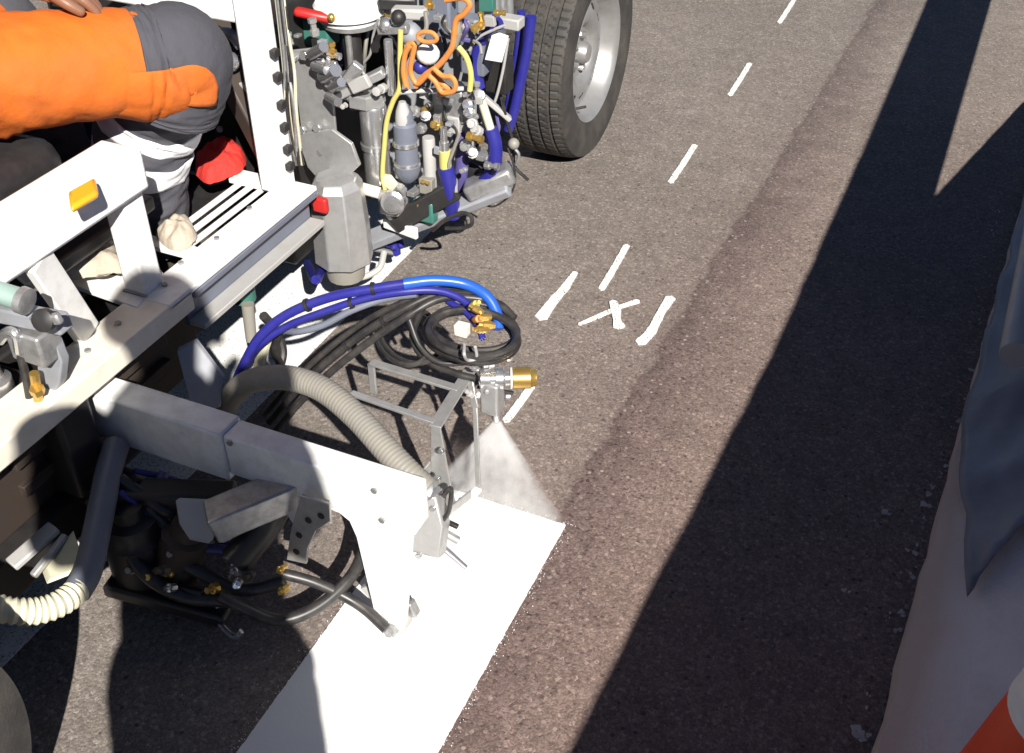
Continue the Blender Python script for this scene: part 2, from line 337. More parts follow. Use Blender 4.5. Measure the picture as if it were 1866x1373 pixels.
class MB:
    def __init__(s): s.v = []; s.f = []
    def add(s, vs, fs):
        o = len(s.v); s.v += [Vector(x) for x in vs]; s.f += [[i + o for i in f] for f in fs]; return s
    def box(s, lo, hi):
        x0, y0, z0 = lo; x1, y1, z1 = hi
        return s.add([(x0, y0, z0), (x1, y0, z0), (x1, y1, z0), (x0, y1, z0), (x0, y0, z1), (x1, y0, z1), (x1, y1, z1), (x0, y1, z1)],
                     [[0, 3, 2, 1], [4, 5, 6, 7], [0, 1, 5, 4], [1, 2, 6, 5], [2, 3, 7, 6], [3, 0, 4, 7]])
    def bar(s, p, q, wdt, hgt, up=(0, 0, 1)):
        """a box beam from p to q, wdt across, hgt along 'up'"""
        p = Vector(p); q = Vector(q); a, b = frame_of(q - p, Vector(up))
        a = a * wdt / 2; b = b * hgt / 2
        vs = [p - a - b, p + a - b, p + a + b, p - a + b, q - a - b, q + a - b, q + a + b, q - a + b]
        return s.add(vs, [[0, 3, 2, 1], [4, 5, 6, 7], [0, 1, 5, 4], [1, 2, 6, 5], [2, 3, 7, 6], [3, 0, 4, 7]])
    def prism(s, poly, off):
        """a flat outline given thickness 'off'"""
        off = Vector(off); P = [Vector(p) for p in poly]; n = len(P)
        nr = Vector((0, 0, 0))
        for i in range(n): nr += P[i].cross(P[(i + 1) % n])
        if nr.dot(off) > 0: P.reverse()
        vs = P + [p + off for p in P]
        fs = [list(range(n)), list(range(2 * n - 1, n - 1, -1))] + [[i, i + n, (i + 1) % n + n, (i + 1) % n] for i in range(n)]
        return s.add(vs, fs)
    def sweep(s, pts, radii, n=12, cap=True, squash=None):
        N = len(pts)
        d0 = (pts[1] - pts[0]).normalized(); a, b = frame_of(d0)
        rings = []
        for i, p in enumerate(pts):
            t = (pts[min(i + 1, N - 1)] - pts[max(i - 1, 0)]).normalized()
            a = (a - t * a.dot(t)).normalized(); b = t.cross(a)
            r = radii[i] if isinstance(radii, (list, tuple)) else radii
            ring = []
            for k in range(n):
                an = 2 * math.pi * k / n
                rr = r * (squash(i / (N - 1), an) if squash else 1)
                ring.append(p + (a * math.cos(an) + b * math.sin(an)) * rr)
            rings.append(ring)
        vs = [v for r in rings for v in r]
        fs = [[i * n + k, i * n + (k + 1) % n, (i + 1) * n + (k + 1) % n, (i + 1) * n + k] for i in range(N - 1) for k in range(n)]
        if cap: fs += [list(range(n - 1, -1, -1)), [(N - 1) * n + k for k in range(n)]]
        return s.add(vs, fs)
    def tube(s, P, r, per=6, n=10, corr=0, pitch=0.012):
        pts = catmull(P, per)
        if corr:
            # resample evenly for ribs
            L = [0]
            for i in range(1, len(pts)): L.append(L[-1] + (pts[i] - pts[i - 1]).length)
            step = pitch / 4; k = int(L[-1] / step); out = []; j = 0
            for q in range(k + 1):
                d = q * step
                while j < len(L) - 2 and L[j + 1] < d: j += 1
                out.append(pts[j].lerp(pts[j + 1], (d - L[j]) / max(1e-6, L[j + 1] - L[j])))
            return s.sweep(out, [r * (1 + corr * math.sin(q * math.pi / 2)) for q in range(k + 1)], n)
        return s.sweep(pts, r, n)
    def cyl(s, p, q, r, r2=None, n=20):
        p = Vector(p); q = Vector(q)
        return s.sweep([p, q], [r, r2 if r2 is not None else r], n)
    def lathe(s, p, axis, prof, n=28):
        """prof: (distance along axis, radius)"""
        p = Vector(p); ax = Vector(axis).normalized(); a, b = frame_of(ax)
        vs = []; N = len(prof)
        for d, r in prof:
            for k in range(n):
                an = 2 * math.pi * k / n
                vs.append(p + ax * d + (a * math.cos(an) + b * math.sin(an)) * max(r, 1e-4))
        fs = [[i * n + k, i * n + (k + 1) % n, (i + 1) * n + (k + 1) % n, (i + 1) * n + k] for i in range(N - 1) for k in range(n)]
        fs += [list(range(n - 1, -1, -1)), [(N - 1) * n + k for k in range(n)]]
        return s.add(vs, fs)
    def ball(s, c, r, n=12, sq=(1, 1, 1)):
        c = Vector(c); vs = []; h = n // 2
        for i in range(1, h):
            th = math.pi * i / h
            for k in range(n):
                ph = 2 * math.pi * k / n
                vs.append(c + Vector((math.sin(th) * math.cos(ph) * sq[0], math.sin(th) * math.sin(ph) * sq[1], math.cos(th) * sq[2])) * r)
        vs += [c + Vector((0, 0, r * sq[2])), c - Vector((0, 0, r * sq[2]))]
        t = len(vs) - 2
        fs = [[i * n + k, (i + 1) * n + k, (i + 1) * n + (k + 1) % n, i * n + (k + 1) % n] for i in range(h - 2) for k in range(n)]
        fs += [[t, k, (k + 1) % n] for k in range(n)] + [[t + 1, (h - 2) * n + (k + 1) % n, (h - 2) * n + k] for k in range(n)]
        return s.add(vs, fs)
    def bolt(s, c, axis, r=0.008, h=0.006):
        return s.sweep([Vector(c), Vector(c) + Vector(axis).normalized() * h], r, 6)
    def build(s, name, mat, parent=None, bevel=0.0, angle=35, seg=2):
        me = bpy.data.meshes.new(name)
        me.from_pydata([tuple(v) for v in s.v], [], s.f)
        me.validate()
        bm = bmesh.new(); bm.from_mesh(me); bmesh.ops.recalc_face_normals(bm, faces=bm.faces); bm.to_mesh(me); bm.free()
        for p in me.polygons: p.use_smooth = True
        me.set_sharp_from_angle(angle=math.radians(angle))
        me.materials.append(MATS[mat])
        return link(name, me, parent, bevel, seg)
def link(name, me, parent=None, bevel=0.0, seg=2):
    o = bpy.data.objects.new(name, me); COL.objects.link(o)
    if parent is not None:
        o.parent = parent
        if parent.type == 'EMPTY': o.matrix_parent_inverse = Matrix.Translation(-parent.location)
    if bevel:
        b = o.modifiers.new('soft_edges', 'BEVEL'); b.width = bevel; b.segments = seg; b.limit_method = 'ANGLE'; b.angle_limit = math.radians(40)
    return o
def tag(o, label, cat, group=None):
    o['label'] = label; o['category'] = cat
    if group: o['group'] = group
    return o
def thing(name, loc, label, cat, group=None):
    o = bpy.data.objects.new(name, None); COL.objects.link(o); o.location = loc; o.empty_display_size = 0.1
    return tag(o, label, cat, group)

# ================================================================== the road
g = MB().add([(-150, -150, 0), (150, -150, 0), (150, 300, 0), (-150, 300, 0)], [[0, 1, 2, 3]])
road = g.build('road', 'asphalt'); road['kind'] = 'structure'

def painted(name, mat, poly, step=0.004, jit=0.0007, z=0.004, thick=True):
    """paint laid on the asphalt: the outline is broken up by the grain of the road"""
    P = [Vector((p[0], p[1], z)) for p in poly]; out = []
    for i in range(len(P)):
        a, b = P[i], P[(i + 1) % len(P)]; k = max(1, int((b - a).length / step))
        nr = (b - a).cross(Vector((0, 0, 1))).normalized()
        for j in range(k):
            p = a.lerp(b, j / k)
            e = noise.noise(p * 60) * jit * 1.6 + noise.noise(p * 240) * jit * 1.5 + random.uniform(-jit, jit) * 0.5
            out.append(p + nr * e)
    return MB().prism([p - Vector((0, 0, z - 0.001)) for p in out], (0, 0, z - 0.001)).build(name, mat, angle=20)

ST0, ST1 = -0.836, -0.534
front = 1.468
tag(painted('wide_stripe', 'fresh_road_paint', [(ST0, -1.2), (ST1, -1.2), (ST1, front), (ST0, front)]),
    'wide freshly sprayed white stripe ending under the spray gun', 'road marking')
tag(painted('old_stripe', 'worn_road_paint', [(-1.62, -1.2), (-1.315, -1.2), (-1.315, 2.62), (-1.62, 2.62)]),
    'white stripe on the asphalt underneath the marking machine', 'road marking')
def outline(pts, wds):
    """the edge of a brush stroke with rounded ends: way points on the road and widths"""
    C = catmull(pts, 8); N = len(C); L = []; R = []
    for i, c in enumerate(C):
        d = (C[min(i + 1, N - 1)] - C[max(i - 1, 0)]).normalized(); sd = Vector((-d.y, d.x, 0)); t = i / (N - 1) * (len(wds) - 1); k = min(int(t), len(wds) - 2)
        w_ = (wds[k] * (1 - t + k) + wds[k + 1] * (t - k)) / 2; w_ *= 1 + 0.12 * noise.noise(c * 40)
        L.append(c + sd * w_); R.append(c - sd * w_)
    d0 = (C[1] - C[0]).normalized(); d1 = (C[-1] - C[-2]).normalized()
    return [C[0] - d0 * wds[0] * 0.35] + L + [C[-1] + d1 * wds[-1] * 0.35] + R[::-1]
def stroke(name, a, b, wd, label, mat='worn_road_paint', wob=0.15, group=None, mids=(), wds=None):
    """one hand-rolled stroke through photo points"""
    P_ = [at(*q) for q in (a, *mids, b)]
    if len(P_) == 2: P_.insert(1, P_[0].lerp(P_[1], 0.5) + Vector((0.001, 0, 0)))
    o = painted(name, mat, outline(P_, wds or [wd, wd]), jit=0.0006)
    return tag(o, label, 'road marking', group)
GD = 'thin guide dashes ahead of the spray gun'
stroke('guide_dash', (1447, 0), (1420, 42), 0.0185, 'thin white guide dash cut off by the top edge, farthest from the gun', group=GD)
stroke('guide_dash', (1366, 117), (1330, 174), 0.0185, 'thin white guide dash beside the hubcap side of the tyre, second from the top', group=GD)
stroke('guide_dash', (1266, 266), (1222, 333), 0.0185, 'thin white guide dash level with the foot of the tyre, third from the top', group=GD)
stroke('guide_dash', (1142, 449), (1096, 528), 0.0185, 'thin white guide dash just above the painted cross', group=GD)
stroke('guide_dash', (968, 706), (922, 768), 0.0185, 'thin white guide dash beside the brass cap, meeting the paint spray', group=GD)
BR = 'thick setting-out bars either side of the cross'
stroke('setting_out_bar', (1048, 498), (986, 580), 0.030, 'thick rough white bar left of the painted cross', group=BR, mids=((1030, 525), (1008, 550)), wds=[0.016, 0.024, 0.027, 0.034])
stroke('setting_out_bar', (1222, 544), (1166, 626), 0.028, 'thick rough white bar right of the painted cross', group=BR, mids=((1204, 572), (1186, 606)), wds=[0.026, 0.021, 0.026, 0.027])
def cross():
    """two strokes laid over each other: one object, the short stroke a hair above the long one"""
    m_ = MB()
    for k, (pts, wds) in enumerate((([(1056, 592), (1092, 577), (1126, 562), (1162, 550)], [0.010, 0.014, 0.014, 0.016]), ([(1117, 552), (1122, 568), (1124, 584), (1128, 597)], [0.020, 0.026, 0.020, 0.030]))):
        P_ = outline([at(*p) for p in pts], wds); z = 0.004 + 0.0015 * k
        m_.prism([Vector((p.x, p.y, 0.001)) for p in P_], (0, 0, z - 0.001))
    tag(m_.build('painted_cross', 'worn_road_paint', angle=20), 'small white x painted on the asphalt between two thick bars', 'road marking')
cross()

# ================================================================== barrier, guard rail, tarpaulin, cone
def bend(y): return 0.042 * (min(y, 2.3) - 2.3)
def strip_mesh(prof, ys, xo):
    n = len(prof); vs = []
    for y in ys:
        for (x, z) in prof:
            j = 0.004 * noise.noise(Vector((x * 20, y * 6, z * 20)))
            if z < 0.05: j += 0.010 * noise.noise(Vector((0, y * 14, 1))) + 0.006 * noise.noise(Vector((5, y * 45, 1)))
            vs.append((x + j + xo(y), y, z if z == 0 else z + 0.003 * noise.noise(Vector((x * 9, y * 9, 7)))))
    fs = [[i * n + k, i * n + k + 1, (i + 1) * n + k + 1, (i + 1) * n + k] for i in range(len(ys) - 1) for k in range(n - 1)]
    fs += [list(range(n)), [(len(ys) - 1) * n + k for k in range(n)][::-1]]
    return MB().add(vs, fs)
def barrier():
    t = thing('concrete_barrier', (0.4, 0, 0), 'pale grey concrete barrier with a broad sloping foot along the road edge', 'barrier')
    foot = lambda y: bend(y) + max(0, y - 2.3) * 0.05
    strip_mesh([(0.165, 0.0), (0.172, 0.035), (0.23, 0.07), (0.47, 0.16), (0.74, 0.17), (0.78, 0.0)], [-6 + i * 0.06 for i in range(350)], foot).build('barrier_foot', 'concrete', t, angle=30)
    strip_mesh([(0.505, 0.155), (0.535, 0.90), (0.55, 0.925), (0.66, 0.925), (0.69, 0.155)], [-6 + i * 0.06 for i in range(137)], lambda y: bend(min(y, 1.25)) + 0.008 * max(0, y - 1.25)).build('shade_wall', 'concrete', t, angle=30)  # unseen wall, added and lengthened to block light from the road edge
barrier()
def guard_rail():
    t = thing('guard_rail', (0.52, 1.3, 0.17), 'steel guard rail on posts above the kerb, shading the road edge', 'guard rail')
    prof = [(0.012, 0.632), (0.0, 0.640), (-0.005, 0.66), (0.0, 0.70), (0.05, 0.745), (0.05, 0.785), (0.0, 0.83), (-0.005, 0.87), (0.0, 0.905), (0.03, 0.92)]
    vs = []; n = len(prof)
    for y in (2.22, 14):
        for x, z in prof: vs.append((0.50 + x, y, z))
        for x, z in reversed(prof): vs.append((0.504 + x, y, z))
    k = 2 * n
    fs = [[i, (i + 1) % k, (i + 1) % k + k, i + k] for i in range(k)] + [list(range(k))[::-1], list(range(k, 2 * k))]
    MB().add(vs, fs).build('rail_beam', 'galvanised', t, angle=25)
    for y in (5.6, 7.6, 9.6, 11.6, 13.6):
        MB().box((0.565, y - 0.05, 0.165), (0.625, y + 0.05, 0.90)).build('rail_post', 'galvanised', t, bevel=0.004)
guard_rail()
def tarp():
    vs = []; NU, NV = 70, 40
    for i in range(NU + 1):
        s = i / NU
        for k in range(NV + 1):
            v = k / NV
            y0 = 1.56 + 0.62 * (1 - v); y1 = 2.46 + 1.28 * max(0, min(1, (v - 0.2235) / 0.235)) + 0.5 * max(0, v - 0.458)
            y = y0 + (y1 - y0) * s
            xe = 0.172 + 0.085 * max(0, min(1, (2.05 - y) / 0.5)) ** 1.2     # how far the hem reaches out
            ze = 0.035 + 0.42 * max(0, xe - 0.165)
            if v < 0.5: q = v / 0.5; x = 0.489 - 0.05 * q; z = 0.885 - 0.64 * q
            else:
                q = (v - 0.5) / 0.5; x = 0.439 + (xe - 0.439) * q; z = 0.245 + (ze - 0.245) * q ** 0.85
            tail = max(0, 1 - s / 0.14) * max(0, v - 0.8) / 0.2
            y -= 0.05 * tail
            amp = min(1, v / 0.35)
            f = 0.016 * math.sin(y * 23 + 3 * v) * (0.2 + v) + 0.04 * noise.noise(Vector((y * 3.3, v * 4, 2))) + 0.016 * noise.noise(Vector((y * 9, v * 9, 5)))
            f = 0.55 * f + 0.05 * (0.22 - abs(noise.noise(Vector((y * 5.5 + v * 3, v * 5 - y, 8))))) + 0.02 * (0.2 - abs(noise.noise(Vector((y * 14, v * 11, 4)))))
            f *= amp * (1 - 0.85 * s)
            x -= f * 0.4 + 0.006; z += (max(0, f) * 0.6 + 0.016 * (1 - 0.6 * s)) * min(1, max(0, v - 0.2) / 0.3)
            vs.append((x + bend(y) * max(0, v - 0.3) / 0.7 + max(0, y - 2.3) * 0.05 * max(0, v - 0.5) * 2, y, max(z, 0.02)))
    W = NV + 1
    fs = [[i * W + k, i * W + k + 1, (i + 1) * W + k + 1, (i + 1) * W + k] for i in range(NU) for k in range(NV)]
    o = MB().add(vs, fs).build('tarpaulin', 'tarp', angle=80)
    sd = o.modifiers.new('thickness', 'SOLIDIFY'); sd.thickness = 0.0025
    tag(o, 'dark blue grey tarpaulin hanging in folds over the kerb', 'tarpaulin')
tarp()
pipe = MB()
a0 = at(1852, 648, 0.25); a1 = Vector((0.222, 2.62, 0.285))
pipe.lathe(a0, a1 - a0, [(0, 0.026), (0.0, 0.033), (0.01, 0.034), ((a1 - a0).length, 0.034), ((a1 - a0).length, 0.02)], 20)
tag(pipe.build('grey_pipe', 'pale_grey'), 'light grey pipe end lying on the dark tarpaulin', 'pipe')
def cone():
    c = Vector((0.318, 1.05, 0.085)); t = thing('traffic_cone', c, 'orange and white cone standing on the foot of the barrier', 'traffic cone')
    R = lambda z: 0.125 - 0.125 * z / 0.9
    def band(name, z0, z1, mat, e=0.0):
        k = 8; MB().lathe(c, (0, 0, 1), [(z0, R(z0) - 0.012)] + [(z0 + (z1 - z0) * i / k, R(z0 + (z1 - z0) * i / k) + e) for i in range(k + 1)] + [(z1, R(z1) - 0.012)], 40).build(name, mat, t)
    band('cone_body', 0.01, 0.52, 'cone_orange')
    band('reflective_band', 0.315, 0.43, 'cone_white', 0.002)
    MB().lathe(c, (0, 0, 1), [(-0.03, 0.125), (-0.005, 0.125), (0.012, 0.115), (0.02, 0.1)], 40).build('cone_base', 'rubber', t)
cone()
lit = MB()
for (u, v, r) in [(1695, 905, .008), (1688, 925, .009), (1700, 890, .006), (1560, 1335, .011), (1575, 1345, .009), (1612, 938, .007), (1640, 1120, .007), (1635, 1150, .006), (1668, 1010, .006), (1725, 850, .006), (1770, 700, .008), (1776, 680, .009), (1541, 1080, .006), (1660, 1050, .005), (1746, 768, .006), (1765, 735, .006)]:
    p = at(u, v, 0.006); k = random.randint(5, 7)
    for q in range(3):
        c = p + Vector((random.uniform(-r, r), random.uniform(-r, r), 0)); pts = []
        for j in range(k):
            an = 2 * math.pi * j / k; rr = r * random.uniform(0.3, 0.9)
            pts.append(c + Vector((math.cos(an) * rr, math.sin(an) * rr, random.uniform(0, 0.004))))
        lit.prism(pts, (random.uniform(-.003, .003), 0, 0.003))
for i in range(70):   # dry grit and straw along the kerb toe
    y = random.uniform(0.8, 3.2); x = 0.158 + bend(y) + random.uniform(-0.03, 0.008); r = random.uniform(0.001, 0.0035)
    lit.ball((x, y, r), r, 6, (1, random.uniform(0.6, 2.2), 0.7))
lo = lit.build('litter', 'litter'); lo['kind'] = 'stuff'; lo['label'] = 'pale grit and scraps of litter along the foot of the barrier'

# ================================================================== the marking machine
M_LOC = Vector((-1.7, 1.5, 0))
mach = thing('road_marking_machine', M_LOC, 'white ride-on road marking machine with hoses and spray gun arm', 'road marking machine')
def P(mb, name, mat, bevel=0.0, parent=None, angle=35): return mb.build(name, mat, parent or mach, bevel, angle)

# --- chassis and rails
P(MB().box((-2.25, 0.0, 0.24), (-2.15, 3.3, 0.40)), 'chassis_beam', 'black_plastic', 0.006)
P(MB().box((-1.60, 0.0, 0.26), (-1.52, 3.3, 0.38)), 'chassis_beam', 'black_plastic', 0.006)
P(MB().box((-2.45, 2.45, 0.40), (-1.50, 3.55, 0.78)), 'engine_hood', 'white_paint', 0.03)
P(MB().box((-2.45, 0.15, 0.42), (-1.62, 0.75, 0.95)), 'paint_tank', 'galvanised', 0.03)
P(MB().box((-1.352, -0.1, 0.405), (-1.262, 1.345, 0.45)), 'side_rail', 'cream_paint', 0.004)
web = P(MB().box((-1.345, -0.1, 0.22), (-1.325, 1.40, 0.404)), 'rail_web', 'shaded_brown', 0.002)
for z in (0.35, 0.29): P(MB().box((-1.324, 0.9, z - 0.012), (-1.308, 1.30, z + 0.012)), 'web_rib', 'shaded_brown', 0.002, web)
# front channel: two lips, recessed web; shade and lit lip put in colours
P(MB().box((-1.30, 1.35, 0.355), (-1.29, 1.79, 0.438)), 'channel_web', 'grey_blue')
P(MB().box((-1.29, 1.35, 0.355), (-1.252, 1.79, 0.368)), 'channel_lip', 'pale_grey', 0.002)
P(MB().box((-1.29, 1.35, 0.425), (-1.262, 1.79, 0.438)), 'channel_lip', 'grey_blue', 0.002)
P(MB().box((-1.345, 1.401, 0.285), (-1.33, 1.74, 0.353)), 'front_web', 'shaded_brown')
# platform: outer plate, tread bars, floor of the foot well
P(MB().box((-1.345, 1.28, 0.440), (-1.262, 1.79, 0.452)), 'platform_edge', 'white_paint', 0.003)
for x in (-1.375, -1.405, -1.435):
    P(MB().box((x, 1.46, 0.440), (x + 0.011, 1.79, 0.450)), 'tread_bar', 'white_paint', 0.002)
P(MB().box((-1.46, 1.44, 0.440), (-1.346, 1.475, 0.4515)), 'tread_bar', 'white_paint', 0.002)
P(MB().box((-1.46, 1.74, 0.4395), (-1.346, 1.789, 0.451)), 'tread_bar', 'white_paint', 0.002)
P(MB().box((-2.1, 1.0, 0.29), (-1.36, 1.95, 0.30)), 'foot_well_floor', 'black_plastic')
P(MB().prism([at(112, 512, .452), at(215, 548, .452), at(250, 560, .452), at(300, 500, .452), at(235, 420, .452), at(215, 500, .452), at(110, 505, .452)], (0, 0, -0.01)), 'corner_plate', 'white_paint', 0.002)
P(MB().prism([at(268, 545, .45), at(300, 535, .45), at(308, 575, .41), at(290, 603, .385), at(275, 580, .40)], (0.0, 0.008, 0.004)), 'bent_tab', 'white_paint', 0.002)
# low side guard beside the seat
guard = P(MB().box((-1.395, -0.1, 0.655), (-1.305, 1.345, 0.735)), 'side_guard', 'white_paint', 0.008)
P(MB().box((-1.372, 1.288, 0.449), (-1.322, 1.340, 0.656)), 'guard_post', 'white_paint', 0.005)
P(MB().bar(at(66, 470, .66), at(160, 608, .45), 0.055, 0.02, (1, 0, 0.3)), 'guard_brace', 'white_paint', 0.003)
P(MB().prism([at(20, 500, .60), at(70, 455, .62), at(88, 505, .58), at(48, 520, .57)], (-0.01, 0.02, -0.03)), 'shade_panel', 'grey_paint', 0.004)  # grey box put in for the shade under the guard bar
rp = [at(126, 362, .738), at(176, 334, .738), at(182, 362, .738), at(132, 392, .738)]
P(MB().prism(rp, (0, 0, 0.014)), 'amber_reflector', 'amber', 0.006)
for (u, v, z) in ((300, 520, .453), (330, 480, .453), (395, 435, .453), (455, 380, .453), (505, 335, .453), (160, 640, .451), (215, 590, .451), (120, 675, .451)):
    P(MB().bolt(at(u, v, z), (0, 0, 1), 0.006, 0.004), 'frame_bolt', 'dull_steel')
wb = MB()
for k in range(34):
    wb.ball((-1.372 + 0.05 * k / 33, 1.2865, 0.452 + 0.0015 * (k % 2)), 0.0036, 6)
P(wb, 'weld_bead', 'pale_grey')
# front post and cross bar
P(MB().box((-1.362, 1.722, 0.451), (-1.306, 1.778, 1.45)), 'front_post', 'white_paint', 0.006)
P(MB().box((-2.2, 1.73, 0.815), (-1.363, 1.77, 0.862)), 'cross_bar', 'white_paint', 0.006)
P(MB().box((-2.25, 1.722, 0.451), (-2.195, 1.778, 1.45)), 'front_post', 'white_paint', 0.006)
for z in (0.5, 0.54, 0.59, 0.64, 0.70, 0.75):
    P(MB().box((-1.306, 1.744, z), (-1.292, 1.764, z + 0.016)), 'cable_clip', 'black_plastic', 0.002)
# dark things in front of the operator's knees
P(MB().box((-2.1, 1.95, 0.30), (-1.44, 2.3, 0.74)), 'front_bulkhead', 'black_plastic', 0.02)
P(MB().bar((-1.62, 1.93, 0.78), (-1.38, 1.84, 0.46), 0.09, 0.05), 'kick_panel', 'shaded_brown', 0.006)
P(MB().bar(aty(445, 150, 1.86), aty(462, 215, 1.86), 0.03, 0.012, (0, 1, 0)), 'bulkhead_stay', 'pale_grey', 0.003)
P(MB().ball(aty(420, 112, 1.85), 0.022, 12), 'control_knob', 'bright_steel')
P(MB().tube([aty(392, 60, 1.86), aty(420, 62, 1.84), aty(440, 85, 1.84)], 0.012), 'grab_handle', 'dull_steel')
for (u, v) in ((380, 182), (388, 215), (402, 235), (392, 222)):
    P(MB().bolt(aty(u, v, 1.86), (0, -1, 0.3), 0.008), 'panel_bolt', 'pale_grey')
P(MB().tube([(-1.75, 1.96, 0.7), (-1.74, 1.85, 0.95), (-1.74, 1.80, 1.02)], 0.02), 'steering_column', 'black_plastic')
sw = MB(); c0 = Vector((-1.74, 1.76, 1.06)); ax = Vector((0, -0.5, 0.86)); fa, fb = frame_of(ax)
sw.tube([c0 + (fa * math.cos(t * math.pi / 8) + fb * math.sin(t * math.pi / 8)) * 0.17 for t in range(17)], 0.014)
for t in range(3): sw.cyl(c0, c0 + (fa * math.cos(t * 2.09) + fb * math.sin(t * 2.09)) * 0.17, 0.01, n=8)
P(sw, 'steering_wheel', 'black_plastic')
# seat
P(MB().box((-2.02, 0.82, 0.60), (-1.50, 1.36, 0.715)), 'seat_cushion', 'seat_vinyl', 0.04)
P(MB().box((-2.02, 0.74, 0.70), (-1.50, 0.84, 1.20)), 'seat_back', 'seat_vinyl', 0.04)
P(MB().box((-1.95, 0.9, 0.42), (-1.55, 1.3, 0.61)), 'seat_box', 'black_plastic', 0.01)
P(MB().bar((-1.455, 0.7, 0.62), (-1.455, 1.45, 0.62), 0.06, 0.05), 'seat_slide', 'grey_paint', 0.01)
P(MB().bar((-1.425, 0.7, 0.55), (-1.425, 1.45, 0.55), 0.04, 0.03), 'seat_slide', 'black_plastic', 0.006)

# --- wheels
def tyre_mesh(cx, cy, cz, side, R=0.318, W=0.185):
    """tread with real grooves and sipes; side=+1: outer face towards +X"""
    NA = 78 * 5; xs = []; k = 36
    def xpos(i): return -W / 2 + W * i / k
    vs = []; prof_in = [(-0.5 * W - 0.002, 0.80), (-0.5 * W - 0.006, 0.72), (-0.5 * W + 0.006, 0.62)]
    def rad(i, a):
        t = abs(i / k - 0.5) * 2; r = R - 0.010 * t ** 4
        x = i / k
        if i in (7, 14, 15, 22, 29): return r - 0.008
        fr = (a / 5 + (1.1 * (x - 0.5) if 7 < i < 29 else 0.5 * abs(x - 0.5)) * 2.6 + (0.5 if i < 7 or 15 < i < 22 else 0)) % 1
        if fr < 0.19 and i not in (0, k): return r - 0.0035
        return r
    n = 0; rings = []
    side_out = [(0.5 * W + 0.0005, R - 0.016), (0.5 * W + 0.005, R - 0.035), (0.5 * W + 0.0065, R - 0.062), (0.5 * W + 0.003, R - 0.095), (0.5 * W - 0.006, R - 0.120), (0.5 * W - 0.02, R - 0.128)]
    L = [(-x, r) for x, r in reversed(side_out)]
    cols = len(L) + k + 1 + len(side_out)
    for a in range(NA):
        an = 2 * math.pi * a / NA; ca, sa = math.cos(an), math.sin(an)
        row = [(x, r) for x, r in L] + [(xpos(i), rad(i, a)) for i in range(k + 1)] + side_out
        for x, r in row: vs.append((cx + side * x, cy + r * sa, cz + r * ca))
    fs = [[a * cols + j, a * cols + j + 1, ((a + 1) % NA) * cols + j + 1, ((a + 1) % NA) * cols + j] for a in range(NA) for j in range(cols - 1)]
    fs += [[a * cols + cols - 1, a * cols, ((a + 1) % NA) * cols, ((a + 1) % NA) * cols + cols - 1] for a in range(NA)]
    return MB().add(vs, fs)
def wheel(cx, cy, side):
    c = Vector((cx, cy, 0.316))
    t = MB().cyl(c - Vector((side * 0.09, 0, 0)), c + Vector((side * 0.02, 0, 0)), 0.06).build('wheel', 'dull_steel', mach)
    tyre_mesh(c.x, c.y, c.z, side).build('tyre', 'rubber', t, angle=25)
    ax = (side, 0, 0); o = c
    rim = MB().lathe(o, ax, [(-0.08, 0.17), (-0.08, 0.19), (0.068, 0.190), (0.083, 0.204), (0.089, 0.203), (0.086, 0.196), (0.07, 0.184), (0.05, 0.176), (0.036, 0.168), (0.034, 0.150), (0.046, 0.128), (0.052, 0.105), (0.040, 0.085), (0.024, 0.078), (0.022, 0.055), (0.022, 0.02)], 64).build('rim', 'rim_silver', t, angle=50)
    for k in range(12):
        an = 2 * math.pi * k / 12; d = Vector((0, math.sin(an), math.cos(an))); e = Vector((0, math.cos(an), -math.sin(an)))
        MB().lathe(o + d * 0.138 + Vector((side * 0.039, 0, 0)), Vector((side, 0, 0)) + d * 0.5, [(0, 0.011), (0.003, 0.011), (0.0032, 0.004)], 14).build('vent_hole', 'black_plastic', t)
    for k in range(5):
        an = 2 * math.pi * k / 5 + 0.4; d = Vector((0, math.sin(an), math.cos(an)))
        MB().sweep([o + d * 0.052 + Vector((side * 0.02, 0, 0)), o + d * 0.052 + Vector((side * 0.043, 0, 0))], 0.0105, 6).build('wheel_nut', 'bright_steel', t)
    MB().lathe(o, ax, [(0.02, 0.034), (0.05, 0.033), (0.06, 0.026), (0.062, 0.0)], 24).build('hub_cap', 'rim_silver', t)
    MB().cyl(o + Vector((side * 0.06, -0.11, -0.135)), o + Vector((side * 0.095, -0.10, -0.125)), 0.0045, n=8).build('valve', 'black_plastic', t)
    return t
wheel(-1.163, 3.06, 1); wheel(-2.45, 3.06, -1)
wheel(-1.09, 0.262, 1); wheel(-2.45, 0.262, -1)
P(MB().cyl((-2.4, 3.06, 0.316), (-1.2, 3.06, 0.316), 0.035), 'front_axle', 'dull_steel')
P(MB().cyl((-2.4, 0.262, 0.316), (-1.15, 0.262, 0.316), 0.04), 'rear_axle', 'dull_steel')

# --- pump and filter cluster behind the front wheel
def vert(u, v, v2, y):
    """an upright line: its foot where (u, v) meets the plane y, its head level with row v2"""
    a = aty(u, v, y); d = ray(u, v2); 
    lo, hi = a.z, a.z + 1.5
    for _ in range(40):
        md = (lo + hi) / 2; q = Vector((a.x, y, md)) - EYE
        vv = CY - FPX * q.dot(UP) / q.dot(FW)
        if vv > v2: lo = md
        else: hi = md
    return a, Vector((a.x, y, lo))
PXM = 780.0
def r_(px, y): return px / (2000.0 / (y * 1.21 + 0.24)) if False else px / PXM
def ucyl(name, mat, u, v, v2, y, rpx, prof=None, n=24, parent=None, angle=35):
    a, b = vert(u, v, v2, y); r = rpx / PXM; h = (b - a).length
    pr = prof or [(0, 0.9), (0.03, 1), (0.97, 1), (1, 0.9)]
    return P(MB().lathe(a, (0, 0, 1), [(t * h, k * r) for t, k in pr], n), name, mat, 0, parent, angle)
